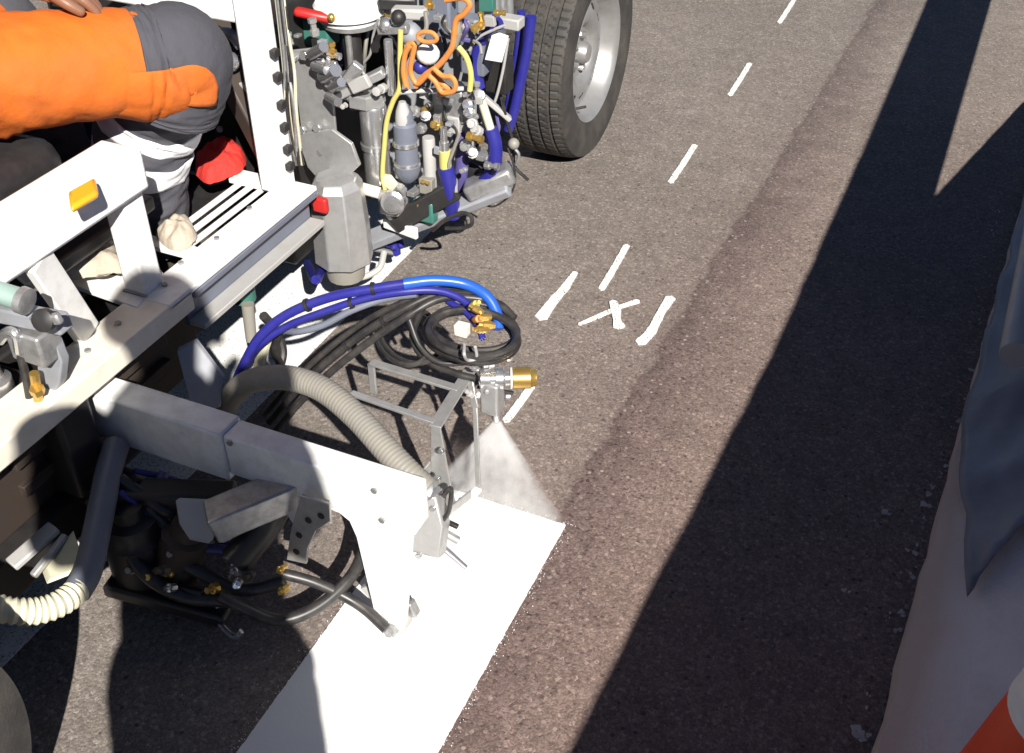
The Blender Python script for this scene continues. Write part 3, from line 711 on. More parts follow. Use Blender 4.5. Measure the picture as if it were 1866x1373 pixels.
def yt(name, mat, pts, y, rpx, n=10, per=6):
    """a hose through photo points, y given once or per point"""
    Q = [aty(p[0], p[1], p[2] if len(p) > 2 else y) for p in pts]
    return P(MB().tube(Q, rpx / PXM, per, n), name, mat)
def ypoly(name, mat, pts, y, th=0.008, bevel=0.002, dirv=None):
    Q = [aty(p[0], p[1], p[2] if len(p) > 2 else y) for p in pts]
    return P(MB().prism(Q, dirv or (0, th, 0)), name, mat, bevel)

P(MB().box((-1.50, 1.90, 0.14), (-1.43, 2.55, 0.95)), 'cluster_backing', 'black_plastic', 0.004)
P(MB().box((-1.42, 2.30, 0.20), (-1.13, 2.33, 0.95)), 'cluster_panel', 'grey_paint', 0.004)
mp = ypoly('mounting_plate', 'galvanised', [(530, 92), (566, 88), (600, 108), (612, 246), (550, 250)], 1.95)
ypoly('gusset_plate', 'galvanised', [(540, 246), (604, 236), (640, 262), (655, 302), (602, 352), (560, 305)], 1.93, 0.01)
for (u, v) in ((575, 95), (586, 112), (556, 100), (596, 130), (610, 118), (600, 150), (616, 140), (580, 232), (588, 275), (594, 328), (552, 236)):
    q = aty(u, v, 1.943); P(MB().bolt(q, (0.2, -1, 0.2), 0.0105, 0.013), 'hex_bolt', 'bright_steel', 0.001, mp)
for (u0, v0, u1, v1, rp_) in ((566, 100, 590, 85, 9), (588, 140, 612, 128, 11), (604, 160, 622, 150, 8), (572, 120, 596, 128, 8), (598, 175, 616, 186, 8)):
    P(MB().cyl(aty(u0, v0, 1.925), aty(u1, v1, 1.90), rp_ / PXM, n=12), 'pipe_fitting', 'bright_steel', 0, mp)
# folded sheet metal chute, eight-sided
a, b = vert(628, 470, 322, 1.90)
P(MB().lathe(a, (0, 0, 1), [(0, 0.066), (0.0, 0.072), (0.10, 0.069), (b.z - a.z - 0.02, 0.062), (b.z - a.z, 0.050)], 8), 'material_chute', 'galvanised', 0.003, angle=20)
P(MB().lathe(a - Vector((0, 0, 0.05)), (0, 0, 1), [(0, 0.03), (0.0, 0.045), (0.035, 0.05), (0.049, 0.05)], 16), 'chute_outlet', 'tan_hose')
P(MB().box(tuple(aty(585, 372, 1.82) - Vector((0.018, 0.01, 0.018))), tuple(aty(585, 372, 1.82) + Vector((0.018, 0.006, 0.018)))), 'warning_tag', 'red', 0.004)
ucyl('pneumatic_cylinder', 'bright_steel', 690, 330, 190, 2.02, 27, [(0, 0.8), (0.02, 0.9), (0.45, 0.9), (0.46, 1.02), (0.52, 1.02), (0.53, 0.92), (0.97, 0.92), (1, 0.85)])
ucyl('cylinder_head', 'galvanised', 668, 190, 165, 2.02, 34, [(0, 0.9), (0.1, 1), (0.9, 1), (1, 0.9)], 6)
P(MB().bar(aty(612, 175, 1.98), aty(700, 130, 2.02), 0.03, 0.02), 'clamp_bracket', 'galvanised', 0.003)
P(MB().bar(aty(640, 160, 1.97), aty(672, 146, 1.97), 0.014, 0.03), 'clamp_bracket', 'pale_grey', 0.003)
P(MB().bar(aty(632, 148, 1.99), aty(655, 118, 2.0), 0.02, 0.03), 'clamp_bracket', 'bright_steel', 0.003)
P(MB().cyl(aty(634, 336, 1.95), aty(692, 352, 1.97), 0.014), 'cross_tube', 'cream_paint')
P(MB().box(tuple(aty(712, 385, 1.98) - Vector((0.03, 0.01, 0.01))), tuple(aty(712, 352, 1.98) + Vector((0.02, 0.05, 0.0)))), 'motor_block', 'galvanised', 0.008)
P(MB().lathe(aty(718, 365, 1.96), (0.35, -1, 0.2), [(0, 0.028), (0.02, 0.028), (0.024, 0.02), (0.03, 0.019), (0.031, 0.004)], 20), 'motor_flange', 'bright_steel')
ucyl('reservoir_cap', 'white_paint', 637, 34, 2, 2.1, 62, [(0, 0.86), (0.35, 0.9), (0.36, 1.0), (0.85, 1.0), (1, 0.94)], 40)
ucyl('reservoir_neck', 'dull_steel', 640, 42, 34, 2.1, 52, n=32)
P(MB().bar(aty(536, 20, 2.0), aty(604, 34, 2.03), 0.026, 0.02), 'red_lever', 'red', 0.008)
P(MB().ball(aty(604, 32, 2.02), 0.01), 'lever_pivot', 'brass')
ucyl('drive_shaft', 'black_plastic', 646, 130, 40, 2.08, 17)
ucyl('drive_shaft', 'dull_steel', 640, 126, 50, 2.055, 6)
P(MB().box(tuple(aty(600, 140, 2.2) - Vector((0.03, 0, 0))), tuple(aty(700, 45, 2.2) + Vector((0.02, 0.06, 0)))), 'gearbox', 'black_plastic', 0.01)
P(MB().box(tuple(aty(545, 80, 2.05)), tuple(aty(595, 40, 2.05) + Vector((0, 0.05, 0)))), 'valve_box', 'teal', 0.006)
ucyl('guide_rod', 'bright_steel', 714, 172, 72, 2.03, 8)
P(MB().ball(aty(704, 46, 2.03), 0.018), 'rod_end', 'bright_steel')
P(MB().bar(aty(690, 55, 2.03), aty(745, 52, 2.03), 0.02, 0.018), 'rod_bridge', 'dull_steel', 0.003)
P(MB().bar(aty(715, 22, 2.08), aty(780, 24, 2.1), 0.035, 0.025), 'top_bracket', 'pale_grey', 0.006)
P(MB().bar(aty(690, 4, 2.1), aty(760, 6, 2.14), 0.03, 0.03), 'top_bracket', 'black_plastic', 0.006)
P(MB().ball(aty(726, 32, 2.02), 0.017), 'rubber_knob', 'black_plastic')
P(MB().ball(aty(748, 62, 2.05), 0.026), 'pressure_valve', 'grey_paint')
yt('yellow_tube', 'yellow_hose', [(730, 55), (729, 110), (728, 160), (716, 185), (705, 220), (700, 270), (697, 320), (702, 345)], 1.99, 4.5)
yt('yellow_tube', 'yellow_hose', [(835, 85), (850, 105), (858, 135), (856, 165)], 2.05, 5)
P(MB().prism([aty(694, 320, 1.985), aty(708, 322, 1.985), aty(722, 340, 1.985), aty(714, 350, 1.985), aty(695, 338, 1.985)], (0, 0.015, 0)), 'tube_clip', 'ivory_hose', 0.003)
for pts in ([(742, 160), (736, 120), (742, 85), (755, 80), (752, 100), (748, 130), (760, 152), (775, 140), (790, 128)],
            [(762, 62), (772, 58), (788, 60), (796, 70), (790, 76), (774, 76), (763, 70), (762, 62)],
            [(812, 0), (842, -4), (856, 8), (846, 25), (832, 36), (828, 60), (824, 85), (812, 105), (796, 122), (778, 134), (764, 148), (757, 158)],
            [(790, 124), (806, 138), (822, 140), (830, 152), (826, 166), (806, 168), (794, 150), (782, 138)],
            [(786, 132), (800, 146), (812, 158), (822, 166), (800, 172)],
            [(746, 84), (738, 100), (735, 130), (740, 158)]):
    yt('orange_cable', 'orange_hose', pts, 1.985 + random.uniform(-0.02, 0.02), random.uniform(3.6, 5.2))
yt('beige_cable', 'tan_hose', [(832, 34), (834, 60), (828, 84), (836, 60)], 2.0, 6)
P(MB().ball(aty(780, 98, 2.02), 0.026, 14, (1, 1, 0.9)), 'white_float', 'tag_white')
P(MB().ball(aty(766, 122, 2.02), 0.016, 12), 'blue_plug', 'blue_hose')
P(MB().box(tuple(aty(772, 75, 2.2)), tuple(aty(818, -10, 2.2) + Vector((0, 0.05, 0)))), 'control_box', 'grey_blue', 0.006)
P(MB().box(tuple(aty(838, 135, 2.24)), tuple(aty(880, 40, 2.24) + Vector((0, 0.05, 0)))), 'control_box', 'grey_blue', 0.006)
P(MB().cyl(aty(724, 168, 1.99), aty(872, 160, 2.1), 0.0055, n=10), 'tie_rod', 'pale_grey')
# filter bowl with its bands
a, b = vert(744, 330, 172, 2.02)
fb_ = P(MB().lathe(a, (0, 0, 1), [(0, 0.012), (0.012, 0.024), (0.03, 0.030), (0.045, 0.032), (0.05, 0.027), (0.10, 0.027), (0.145, 0.027), (0.15, 0.022), (0.17, 0.02), (0.19, 0.012)], 28), 'filter_bowl', 'grey_blue')
for t in (0.042, 0.094): P(MB().lathe(a + Vector((0, 0, t)), (0, 0, 1), [(0, 0.026), (0.001, 0.031), (0.010, 0.031), (0.011, 0.026)], 28), 'filter_band', 'bright_steel', 0, fb_)
P(MB().lathe(a + Vector((0, -0.004, 0.15)), (0, 0, 1), [(0, 0.019), (0.012, 0.0185), (0.03, 0.016), (0.05, 0.008)], 20), 'filter_cap', 'pale_grey', 0, fb_)
P(MB().box(tuple(aty(787, 218, 2.08)), tuple(aty(842, 168, 2.08) + Vector((0, 0.06, 0)))), 'manifold_block', 'dull_steel', 0.006)
P(MB().box(tuple(aty(814, 242, 2.075)), tuple(aty(836, 216, 2.075) + Vector((0, 0.03, 0)))), 'valve_label', 'pale_grey', 0.003)
for (u, v) in ((770, 232), (776, 212), (760, 205), (800, 228), (858, 205), (862, 225), (855, 190), (875, 175), (873, 240), (862, 280), (850, 262), (766, 345), (780, 345), (812, 362)):
    k = random.choice(['bright_steel', 'galvanised', 'dull_steel', 'brass' if random.random() < 0.3 else 'pale_grey'])
    q = aty(u, v, 2.07); P(MB().lathe(q, (random.uniform(-.4, .4), -1, random.uniform(0, .8)), [(0, 0.013), (0.012, 0.013), (0.013, 0.009), (0.024, 0.009), (0.025, 0.003)], 8), 'pipe_fitting', k)
ucyl('return_pipe', 'pale_grey', 786, 360, 250, 2.06, 12)
P(MB().box(tuple(aty(764, 352, 2.03)), tuple(aty(786, 330, 2.03) + Vector((0, 0.02, 0)))), 'rusty_bracket', 'tan_hose', 0.002)
ucyl('hose_ferrule', 'bright_steel', 810, 275, 232, 2.05, 9, [(0, 1), (0.4, 1), (0.42, 0.7), (1, 0.7)])
ucyl('hose_ferrule', 'yellow_hose', 812, 306, 273, 2.05, 11)
yt('blue_pressure_hose', 'blue_hose', [(812, 305, 2.05), (818, 330, 2.05), (822, 360, 2.055), (825, 392, 2.07)], 2.05, 15, 14)
yt('violet_pressure_hose', 'violet_hose', [(828, 215, 2.11), (838, 250, 2.11), (842, 290, 2.11), (840, 320, 2.11), (838, 360, 2.13)], 2.11, 13, 12)
P(MB().cyl(aty(876, 178, 2.1), aty(894, 236, 2.1), 0.010, n=12), 'hose_ferrule', 'ivory_hose')
P(MB().bar(aty(862, 160, 2.12), aty(930, 218, 2.16), 0.02, 0.012), 'hose_bracket', 'pale_grey', 0.003)
yt('blue_pressure_hose', 'blue_hose', [(894, 234), (902, 262), (902, 292), (893, 318), (880, 334)], 2.1, 13, 14)
yt('blue_pressure_hose', 'blue_hose', [(968, 30), (960, 90), (948, 150), (936, 205), (926, 236)], 2.5, 11, 12)
yt('blue_pressure_hose', 'blue_hose', [(950, 20), (944, 90), (934, 150), (924, 215)], 2.53, 9, 12)
yt('blue_pressure_hose', 'blue_hose', [(912, 42), (890, 52), (872, 85), (866, 120), (874, 160)], 2.25, 11, 12)
yt('blue_pressure_hose', 'violet_hose', [(905, 30), (880, 45), (862, 60)], 2.28, 10, 12)
yt('grey_cable', 'pale_grey', [(920, 46), (895, 56), (870, 70), (855, 92)], 2.2, 2.6, 8)
yt('grey_cable', 'pale_grey', [(926, 70), (918, 120), (908, 165), (900, 190)], 2.3, 2.8, 8)
ypoly('paper_tag', 'tag_white', [(898, 56), (926, 66), (914, 114), (883, 109)], 2.22, 0.004, 0.001)
P(MB().box(tuple(aty(882, 168, 2.32)), tuple(aty(922, 112, 2.32) + Vector((0, 0.05, 0)))), 'hose_guide', 'black_plastic', 0.006)
for (u, x2) in ((905, 2.4), (918, 2.42), (930, 2.44)):
    P(MB().cyl(aty(u, 50, x2), aty(u - 4, -20, x2), 0.011, n=12), 'hydraulic_pipe', 'dull_steel')
P(MB().box(tuple(aty(905, 52, 2.36)), tuple(aty(945, 38, 2.36) + Vector((0, 0.04, 0)))), 'pipe_clamp', 'pale_grey', 0.004)
ypoly('hydraulic_label', 'teal', [(872, -4), (898, -4), (898, 22), (872, 22)], 2.3, 0.02)
# small plumbing and wiring packed between the big pieces
rng = random.Random(21)
spots = [(528 + rng.random() * 80, 60 + rng.random() * 60, 1.96) for _ in range(12)] + [(590 + rng.random() * 110, 130 + rng.random() * 60, 1.97 + rng.random() * .1) for _ in range(16)] \
      + [(760 + rng.random() * 130, 165 + rng.random() * 150, 2.04 + rng.random() * .14) for _ in range(30)] + [(690 + rng.random() * 100, 330 + rng.random() * 60, 2.0 + rng.random() * .06) for _ in range(10)] \
      + [(690 + rng.random() * 230, rng.random() * 60, 2.1 + rng.random() * .15) for _ in range(18)]
for (u, v, y) in spots:
    q = aty(u, v, y); d = (rng.choice([Vector((0, 0, 1)), Vector((0, 0, 1)), Vector((1, 0, 0)), Vector((0, -1, 0.1))]) + Vector((rng.uniform(-.12, .12), rng.uniform(-.12, .12), rng.uniform(-.12, .12)))).normalized(); r = rng.uniform(0.005, 0.011)
    if rng.random() < 0.55:
        P(MB().lathe(q, d, [(0, r), (r * 1.2, r), (r * 1.25, r * .65), (r * 2.6, r * .65), (r * 2.7, r * .95), (r * 3.6, r * .95), (r * 3.7, r * .3)], 8), 'pipe_fitting', rng.choice(['bright_steel', 'galvanised', 'dull_steel', 'pale_grey', 'dull_steel', 'brass']))
    else:
        P(MB().bar(q, q + d * r * rng.uniform(2, 4), r * rng.uniform(1.2, 2.4), r * 1.2), 'small_bracket', rng.choice(['galvanised', 'dull_steel', 'black_plastic', 'pale_grey', 'grey_paint']), 0.001)
for k in range(22):
    u, v = rng.choice([(545, 20), (600, 60), (700, 40), (760, 20), (820, 40), (860, 120), (800, 180), (770, 250), (850, 250), (900, 180)]); y = rng.uniform(2.03, 2.2); pts = []
    u += rng.uniform(-20, 20); v += rng.uniform(-20, 20); du, dv = rng.uniform(-14, 14), rng.uniform(12, 34)
    for j in range(5):
        pts.append((u, v, y)); u += du + rng.uniform(-16, 16); v += dv + rng.uniform(-10, 10); y += rng.uniform(-0.02, 0.02)
    yt('wiring', rng.choice(['black_hose', 'black_hose', 'pale_grey', 'dull_steel', 'violet_hose', 'tan_hose', 'black_hose']), pts, y, rng.uniform(1.6, 4.2), 7, 5)
for k in range(9):   # cables clipped up the front post
    u = 520 + rng.uniform(-6, 12); yt('wiring', rng.choice(['black_hose', 'black_hose', 'ivory_hose', 'dull_steel']), [(u - 14, -10, 1.83), (u - 6, 60, 1.83), (u + rng.uniform(-4, 6), 130, 1.83), (u + rng.uniform(-2, 10), 200, 1.82), (u + 14 + rng.uniform(0, 8), 300, 1.84)], 1.83, rng.uniform(2, 4), 7, 5)
# carrier bar under the cluster, sloping up to the right
b0, b1 = aty(668, 440, 2.03), aty(928, 338, 2.11)
P(MB().bar(b0, b1, 0.05, 0.028, (0.2, -0.4, 1)), 'carrier_bar', 'grey_paint', 0.005)
P(MB().bar(aty(700, 404, 2.02), aty(760, 426, 2.0), 0.012, 0.03), 'carrier_bracket', 'white_paint', 0.003)
P(MB().box(tuple(aty(752, 402, 2.02)), tuple(aty(788, 372, 2.02) + Vector((0, 0.03, 0)))), 'relay_box', 'teal', 0.006)
P(MB().bar(aty(850, 350, 2.09), aty(936, 312, 2.13), 0.06, 0.045), 'rear_hose_saddle', 'dull_steel', 0.01)
P(MB().box(tuple(aty(845, 345, 2.12)), tuple(aty(905, 310, 2.12) + Vector((0, 0.06, 0)))), 'pump_casing', 'black_plastic', 0.015)
P(MB().bar(aty(716, 408, 2.0), aty(830, 345, 2.05), 0.02, 0.05), 'carrier_shroud', 'black_plastic', 0.004)
yt('black_strap', 'black_hose', [(788, 420), (812, 400), (840, 388), (858, 394), (858, 410), (835, 416), (812, 416)], 2.05, 4, 8)
yt('thin_wire', 'black_hose', [(925, 270), (936, 300), (938, 335), (925, 360), (900, 376), (880, 372)], 2.12, 2.0, 6)
yt('thin_wire', 'dull_steel', [(928, 262), (945, 280), (940, 300)], 2.14, 3, 6)
P(MB().ball(aty(936, 262, 2.14), 0.014), 'wire_connector', 'tan_hose')
# blue star knob beneath the chute
kb = MB(); kc = at(722, 462, 0.11)
kb.cyl(kc, kc + Vector((0, 0, 0.03)), 0.012)
for k in range(5):
    an = k * 1.2566; kb.ball(kc + Vector((math.cos(an) * 0.016, math.sin(an) * 0.016, 0.03)), 0.010, 8)
P(kb, 'star_knob', 'blue_hose')
P(MB().cyl(kc + Vector((0, 0, 0)), kc + Vector((-0.06, -0.06, 0.04)), 0.007, n=8), 'knob_stem', 'dull_steel')
P(MB().tube([aty(600, 470, 1.92), at(585, 495, .17), at(575, 510, .2), aty(560, 480, 1.98)], 0.011), 'chute_hose', 'blue_hose')
P(MB().tube([aty(640, 480, 1.92), at(655, 505, .13), at(690, 490, .14), at(700, 460, .16)], 0.008), 'chute_wire_arm', 'pale_grey')

# --- below the platform
P(MB().prism([at(322, 640, .36), at(357, 622, .36), at(408, 690, .31), at(402, 742, .27), at(352, 757, .27)], (-0.006, 0.012, 0)), 'hanger_plate', 'grey_paint', 0.002)
P(MB().lathe(at(445, 545, .28), (0, 0, 1), [(0, 0.022), (0.0, 0.026), (0.07, 0.026), (0.075, 0.02)], 18), 'filter_canister', 'teal')
P(MB().lathe(at(458, 620, .20), (0, 0.1, 1), [(0, 0.012), (0.09, 0.014)], 14), 'drain_pipe', 'tan_hose')
P(MB().tube([at(505, 685, .16), at(515, 640, .2), at(500, 600, .25), at(480, 575, .3)], 0.010), 'drain_hose', 'black_hose')
P(MB().tube([at(470, 690, .2), at(476, 650, .24), at(485, 620, .28)], 0.012), 'drain_hose', 'ivory_hose')
P(MB().lathe(at(155, 760, .30), (0.8, 0.5, 0.3), [(-0.035, 0.02), (-0.03, 0.026), (0.0, 0.026), (0.005, 0.03), (0.02, 0.03), (0.022, 0.02)], 16), 'hose_coupling', 'teal')
P(MB().lathe(at(182, 748, .30), (0.8, 0.5, 0.3), [(0, 0.02), (0.025, 0.02)], 16), 'coupling_collar', 'pale_grey')
P(MB().ball(at(240, 738, .30), 0.017), 'grease_cap', 'ivory_hose')

# --- valve group at the operator's side
VY = 0.97
P(MB().cyl(aty(-40, 522, VY), aty(46, 548, VY), 0.018), 'valve_pipe', 'pale_green')
P(MB().lathe(aty(44, 548, VY), (1, 0.1, -0.2), [(-0.008, 0.016), (-0.006, 0.022), (0.006, 0.022), (0.008, 0.016)], 20), 'pipe_clamp', 'dull_steel')
P(MB().bar(aty(-10, 565, VY + .02), aty(118, 590, VY + .02), 0.03, 0.03), 'valve_bracket', 'grey_paint', 0.004)
P(MB().lathe(aty(85, 582, VY - 0.02), (0.2, -1, 0.5), [(0, 0.001), (0.001, 0.018), (0.012, 0.018), (0.016, 0.01)], 18), 'valve_lever', 'black_plastic')
P(MB().bar(aty(60, 584, VY - 0.02), aty(110, 580, VY - 0.02), 0.012, 0.018), 'valve_lever', 'dull_steel', 0.004)
a, b = vert(22, 790, 640, VY)
P(MB().lathe(a, (0, 0, 1), [(0, 0.016), (0.0, 0.024), (0.03, 0.028), (0.09, 0.027), (0.1, 0.031), (0.12, 0.031), (0.125, 0.02), (0.15, 0.018)], 22), 'valve_body', 'bright_steel')
P(MB().box(tuple(aty(40, 660, VY) - Vector((0.02, 0, 0.0))), tuple(aty(66, 620, VY) + Vector((0, 0.05, 0)))), 'valve_block', 'dull_steel', 0.005)
P(MB().prism([aty(64, 610, VY + .03), aty(92, 612, VY + .03), aty(112, 660, VY + .03), aty(108, 700, VY + .03), aty(84, 740, VY + .03), aty(68, 690, VY + .03)], (0, 0.02, 0)), 'valve_plate', 'grey_paint', 0.003)
P(MB().cyl(aty(62, 680, VY), aty(72, 740, VY), 0.008, n=10), 'brass_fitting', 'brass')
P(MB().bolt(aty(70, 715, VY - 0.004), (0.1, -0.2, 1), 0.012, 0.012), 'brass_nut', 'brass')
P(MB().tube([aty(38, 650, VY), aty(48, 690, VY), aty(58, 750, VY), aty(66, 800, VY)], 0.007), 'valve_hose', 'black_hose')
P(MB().tube([aty(0, 620, VY), aty(14, 605, VY), aty(30, 610, VY), aty(36, 640, VY)], 0.009), 'valve_elbow', 'bright_steel')
P(MB().box(tuple(aty(0, 840, VY) - Vector((0.1, 0, 0.03))), tuple(aty(100, 760, VY) + Vector((0, 0.08, 0)))), 'valve_mount', 'black_plastic', 0.01)
P(MB().bolt(at(26, 800, .34), (0.1, -0.3, 1), 0.014, 0.012), 'mount_bolt', 'tag_white')

# --- gun arm: a white folded beam with a cut-out leg plate
BY = 1.085
L0, L1 = -1.315, -0.655
ZT, ZB = 0.374, 0.285
P(MB().box((-1.02 - 0.0, BY, ZB), (L1, BY + 0.05, ZT)), 'gun_arm', 'white_paint', 0.004)
P(MB().box((L0, BY - 0.004, ZB - 0.014), (-1.02 - 0.001, BY + 0.054, ZT + 0.004)), 'arm_sleeve', 'white_paint', 0.004)
leg = [(-0.96, 0.2855), (-0.96, 0.262), (-0.915, 0.235), (-0.895, 0.20), (-0.872, 0.21), (-0.862, 0.262), (-0.846, 0.280), (-0.80, 0.280), (-0.782, 0.268), (-0.772, 0.235),
       (-0.752, 0.035), (-0.738, 0.022), (-0.70, 0.022), (-0.688, 0.05), (-0.66, 0.2855)]
P(MB().prism([(x, BY - 0.001, z) for x, z in leg], (0, 0.008, 0)), 'arm_leg_plate', 'white_paint', 0.002)
for (u, v) in ((683, 893), (697, 947), (420, 806), (405, 845), (335, 788)):
    q = aty(u, v, BY); 
    if q.z > ZT: q = at(u, v, ZT)
    P(MB().bolt(q, (0, -1, 0) if q.z < ZT - 0.001 else (0, 0, 1), 0.006, 0.004), 'arm_bolt', 'dull_steel')
P(MB().bar(aty(745, 1095, BY + .03), aty(757, 1120, BY + .03), 0.02, 0.016), 'foot_stub', 'dull_steel', 0.004)
P(MB().lathe(aty(712, 1148, BY - 0.006), (0.1, -1, 0.1), [(-0.01, 0.014), (0.004, 0.014), (0.005, 0.009), (0.012, 0.008)], 6), 'foot_nut', 'dull_steel')
P(MB().lathe(Vector((-0.718, BY + 0.004, 0.030)), (0, 1, 0), [(0, 0.02), (0.0, 0.026), (0.024, 0.026), (0.024, 0.02)], 22), 'guide_roller', 'pale_grey')
# slide with perforated bracket under the arm
P(MB().bar(at(383, 952, .25), at(556, 880, .285), 0.06, 0.055), 'slide_extrusion', 'dull_steel', 0.004)
P(MB().bar(at(400, 980, .225), at(556, 905, .262), 0.012, 0.02), 'slide_edge', 'pale_grey', 0.002)
P(MB().prism([at(318, 912, .275), at(385, 915, .275), at(390, 962, .235), at(380, 992, .225), at(345, 985, .22), at(325, 955, .24)], (0.006, 0.008, 0.004)), 'slide_end_plate', 'pale_grey', 0.003)
pb = [(548, 903), (600, 920), (602, 950), (575, 968), (560, 1000), (558, 1028), (522, 1020), (530, 965)]
pb3 = [aty(u, v, BY - 0.03) for u, v in pb]
pbo = P(MB().prism(pb3, (0, 0.006, 0)), 'perforated_bracket', 'galvanised', 0.001)
for (u, v) in ((562, 948), (545, 975), (585, 940), (540, 1005)):
    P(MB().lathe(aty(u, v, BY - 0.0305), (0, -1, 0), [(0, 0.0065), (0.0012, 0.0065), (0.0013, 0.001)], 12), 'bracket_hole', 'black_plastic', 0, pbo)
for (pts, r, mt) in (([(400, 1085, .13), (450, 1110, .10), (510, 1130, .07), (580, 1105, .08), (640, 1050, .12), (668, 990, .18), (690, 935, .22)], 0.0115, 'black_hose'),
                 ([(515, 1045, .14), (570, 1060, .12), (625, 1085, .09), (665, 1110, .07), (704, 1146, .05)], 0.010, 'black_hose'),
                 ([(300, 1010, .16), (370, 1045, .13), (440, 1075, .11), (520, 1060, .12)], 0.012, 'black_hose'),
                 ([(210, 960, .2), (260, 1040, .14), (330, 1085, .10), (420, 1095, .09)], 0.013, 'black_hose'),
                 ([(250, 890, .22), (240, 970, .17), (290, 1060, .11), (370, 1085, .10)], 0.011, 'black_hose'),
                 ([(300, 860, .24), (270, 930, .2), (300, 1000, .15), (380, 1000, .15), (460, 1010, .14)], 0.010, 'violet_hose'),
                 ([(430, 1020, .15), (480, 960, .2), (500, 920, .24)], 0.03, 'black_plastic')):
    P(MB().tube([at(*p) for p in pts], r, 6, 12), 'air_hose', mt)
P(MB().prism([at(655, 1072, .05), at(690, 1062, .08), at(700, 1100, .05), at(698, 1120, .04)], (0, 0.012, 0)), 'leg_gusset', 'pale_grey', 0.002)
P(MB().tube([at(438, 1000, .16), at(420, 1040, .12), at(398, 1085, .08), at(398, 1130, .05), at(425, 1160, .04), at(440, 1150, .05)], 0.0055, 6, 8), 'chrome_hook', 'bright_steel')
for (u, v, z) in ((430, 1010, .16), (440, 1040, .14), (436, 1060, .13), (522, 1070, .12), (518, 1035, .14), (318, 1070, .12), (320, 1040, .13), (325, 1000, .16)):
    P(MB().lathe(at(u, v, z), (random.uniform(-.5, .5), -1, random.uniform(.2, .8)), [(0, 0.008), (0.015, 0.008), (0.016, 0.004), (0.024, 0.004)], 8), 'hose_fitting', random.choice(['brass', 'dull_steel', 'bright_steel']))
# dark machinery added under the frame to deepen the shade there
P(MB().box((-1.95, 0.62, 0.10), (-1.36, 1.30, 0.23)), 'shade_pan', 'black_plastic', 0.02)
P(MB().box((-1.34, 0.60, 0.13), (-1.29, 1.06, 0.22)), 'shade_pan_flange', 'black_plastic', 0.006)
c_ = at(250, 985, .15); P(MB().lathe(c_, (0, 0, 1), [(-0.09, 0.05), (-0.09, 0.058), (0.02, 0.058), (0.03, 0.05), (0.06, 0.048), (0.065, 0.03), (0.09, 0.028)], 26), 'hydraulic_motor', 'black_plastic')
c_ = at(330, 1010, .14); P(MB().lathe(c_, (0.3, 0.2, 1), [(-0.07, 0.035), (-0.07, 0.042), (0.05, 0.042), (0.055, 0.03), (0.08, 0.028)], 22), 'hydraulic_motor', 'shaded_brown')
P(MB().bar(at(200, 1060, .07), at(420, 1120, .05), 0.05, 0.03), 'skid_bar', 'black_plastic', 0.006)
P(MB().bar(at(215, 900, .24), at(430, 905, .22), 0.05, 0.04), 'hose_carrier', 'black_plastic', 0.006)
rg = random.Random(11)
for k in range(13):
    u, v, z = rg.uniform(150, 300), rg.uniform(850, 930), rg.uniform(.2, .27); pts = [(u, v, z)]
    for j in range(4):
        u += rg.uniform(10, 75); v += rg.uniform(5, 62) * (1 if j < 3 else -0.4); z = max(0.03, z - rg.uniform(0.01, 0.06)); pts.append((u, v, z))
    P(MB().tube([at(*p) for p in pts], rg.uniform(0.005, 0.012), 6, 10), 'air_hose', rg.choice(['black_hose', 'black_hose', 'black_hose', 'blue_hose', 'black_plastic']))
for k in range(10):
    P(MB().lathe(at(rg.uniform(190, 480), rg.uniform(880, 1080), rg.uniform(.1, .2)), (rg.uniform(-.4, .4), -1, rg.uniform(.2, .8)), [(0, 0.010), (0.012, 0.010), (0.013, 0.006), (0.024, 0.006)], 8), 'hose_fitting', rg.choice(['dull_steel', 'dull_steel', 'brass', 'shaded_brown']))
# corrugated hoses
P(MB().tube([at(410, 745, .22), at(425, 718, .28), at(460, 694, .35), at(520, 688, .39), at(585, 708, .40), at(645, 755, .39), at(700, 815, .37), at(745, 862, .35), at(778, 892, .33)], 0.0225, 8, 20, 0.022, 0.0075), 'corrugated_hose', 'tan_hose')
P(MB().tube([at(-30, 1100, .30), at(20, 1113, .29), at(70, 1113, .27), at(112, 1098, .26), at(148, 1070, .25)], 0.020, 8, 18, 0.09, 0.011), 'corrugated_hose', 'ivory_hose')
P(MB().tube([at(140, 1078, .25), at(160, 1040, .25), at(178, 960, .26), at(198, 860, .28), at(212, 810, .29)], 0.023, 8, 16), 'drop_pipe', 'grey_blue')
P(MB().bar(at(20, 1030, .25), at(100, 960, .27), 0.03, 0.012), 'rear_bracket', 'pale_grey', 0.003)
P(MB().bar(at(60, 1050, .24), at(120, 975, .26), 0.012, 0.012), 'rear_bracket', 'galvanised', 0.003)
P(MB().prism([at(75, 1040, .22), at(128, 975, .26), at(140, 1010, .25), at(125, 1050, .24), at(85, 1065, .24)], (0.0, 0.01, 0.004)), 'rear_bracket_plate', 'ivory_hose', 0.002)

